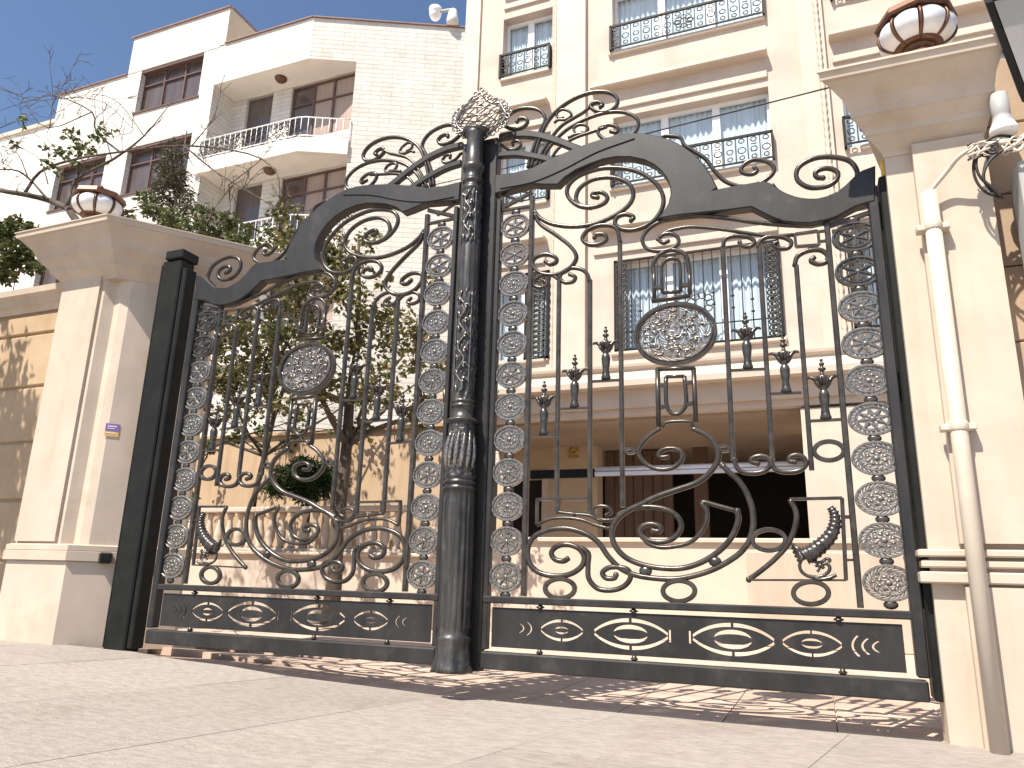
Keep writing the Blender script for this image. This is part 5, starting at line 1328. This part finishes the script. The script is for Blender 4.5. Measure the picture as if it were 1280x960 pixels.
# white bell-shaped fitting
bf = empty('cable_fitting', tuple(at_y(1255, 165, -.27))); tag(bf, 'grey and white bell-shaped fitting above the cable bundle', 'fitting')
B2 = Vector(bf.location)
tp_ = at_y(1256, 118, -.27) - B2
m = MB(); m.lathe([(.062, 0), (.068, .01), (.062, .03), (.050, .075), (.044, .10), (.047, .105), (.047, tp_.z), (.02, tp_.z + .015)], 16); m.obj('bell', M['greypanel'], bf)
m = MB(); m.lathe([(.070, -.012), (.072, .012), (.064, .036), (.056, .05)], 16); m.obj('collar', M['pvc'], bf)
# grey cabinet and dark canopy at the upper right
gc = empty('service_cabinet', tuple(at_y(1275, 260, -.2))); tag(gc, 'grey metal service cabinet hung below the cables', 'cabinet')
g1_ = at_y(1258, 195, -.26)
m = MB(); m.bbox(.0, .5, -.09, .12, -.42, .25, .012); o = m.obj('body', M['greypanel'], gc); 
m = MB(); m.bbox(.03, .47, -.102, -.088, -.39, .22, .006); m.obj('door', M['greypanel'], gc)
cn = empty('canopy', tuple(at_y(1240, 10, -.55))); tag(cn, 'dark framed grey canopy jutting out beside the pillar lamp', 'canopy')
C_ = Vector(cn.location)
a_ = at_y(1232, 4, -.55) - C_; d_ = at_y(1278, 128, -.30) - C_
def quadbox(m, p, q, w, up_):
    p = Vector(p); q = Vector(q)
    vs = [p, q, q + w, p + w]; vs += [v + up_ for v in vs]
    m.add([tuple(v) for v in vs], [(0, 1, 2, 3), (7, 6, 5, 4), (0, 4, 5, 1), (1, 5, 6, 2), (2, 6, 7, 3), (3, 7, 4, 0)])
m = MB(); quadbox(m, a_ + Vector((.04, 0, .0)), d_ + Vector((.04, 0, 0)), Vector((1.2, 0, .05)), Vector((0, .05, .06))); m.obj('panel', M['greypanel'], cn)
m = MB(); quadbox(m, a_, d_, Vector((.035, 0, 0)), Vector((0, .05, .10))); m.obj('edge_frame', M['black'], cn)
m = MB(); quadbox(m, a_ + Vector((.036, -.02, .0)), a_ + Vector((.036, .02, .0)), Vector((1.2, 0, .05)), Vector((0, .0, .11))); m.obj('front_frame', M['black'], cn)
# yellow beacon on the slim post
yb = empty('beacon', (2.822, .03, 3.10)); tag(yb, 'yellow plastic warning beacon at the top of the slim hinge post', 'beacon')
m = MB(); m.bbox(-.035, .03, -.08, .02, 0, .15, .01); m.obj('lens', M['yellow'], yb)
m = MB(); m.bbox(-.045, .038, -.09, .03, .151, .185, .01); m.obj('housing', M['black'], yb)
# photocell and sticker on the splayed pillar
nrm = Vector((.92, -.82 * .88, 0)).normalized(); nrm = Vector((0.788, -0.616, 0)); tan_ = Vector((.616, .788, 0))
def on_splay(px, py):
    p0 = Vector((-3.58, 0.0, 0)); d = ray(px, py); t = (p0 - CAM).dot(nrm) / d.dot(nrm); return CAM + d * t
def splay_obj(name, px, py, label, cat):
    p = on_splay(px, py); o = empty(name, tuple(p)); o.matrix_world = Matrix.Translation(p) @ Matrix((tan_, -nrm, Vector((0, 0, 1)))).transposed().to_4x4(); tag(o, label, cat); return o
pcell = splay_obj('photocell', 131, 698, 'small black box sensor on the splayed pillar above the plinth', 'sensor')
m = MB(); m.bbox(-.05, .05, -.13, -.03, -.045, .05, .012); m.obj('body', M['cable'], pcell); m = MB(); m.bbox(-.035, .035, -.134, -.129, -.03, .035, .004); m.obj('lens', M['black'], pcell)
stk = splay_obj('sticker', 140, 538, 'small purple and orange sticker on the splayed pillar', 'sticker')
m = MB(); m.box(-.055, .055, -.006, -.001, -.01, .06); m.obj('upper_band', M['purple'], stk)
m = MB(); m.box(-.055, .055, -.006, -.001, -.055, -.012); m.obj('lower_band', M['orange'], stk)
m = MB(); m.box(-.04, .035, -.0075, -.0065, .03, .042); m.box(-.04, .02, -.0075, -.0065, .012, .02); m.box(-.045, .03, -.0075, -.0065, -.03, -.02); m.obj('print_lines', M['stickerw'], stk)
# overhead wire
wA = at_y(1046, 107, .15); wB = at_y(300, 276, 6.5)
pts = []
for i in range(25):
    t = i / 24; p = wA.lerp(wB, t); p.z -= .12 * sin(pi * t); pts.append(tuple(p))
m = MB(); m.tube(pts, .006, 5); tag(m.obj('overhead_wire', M['cable']), 'thin black wire running from the pillar cap over the gate', 'wire')
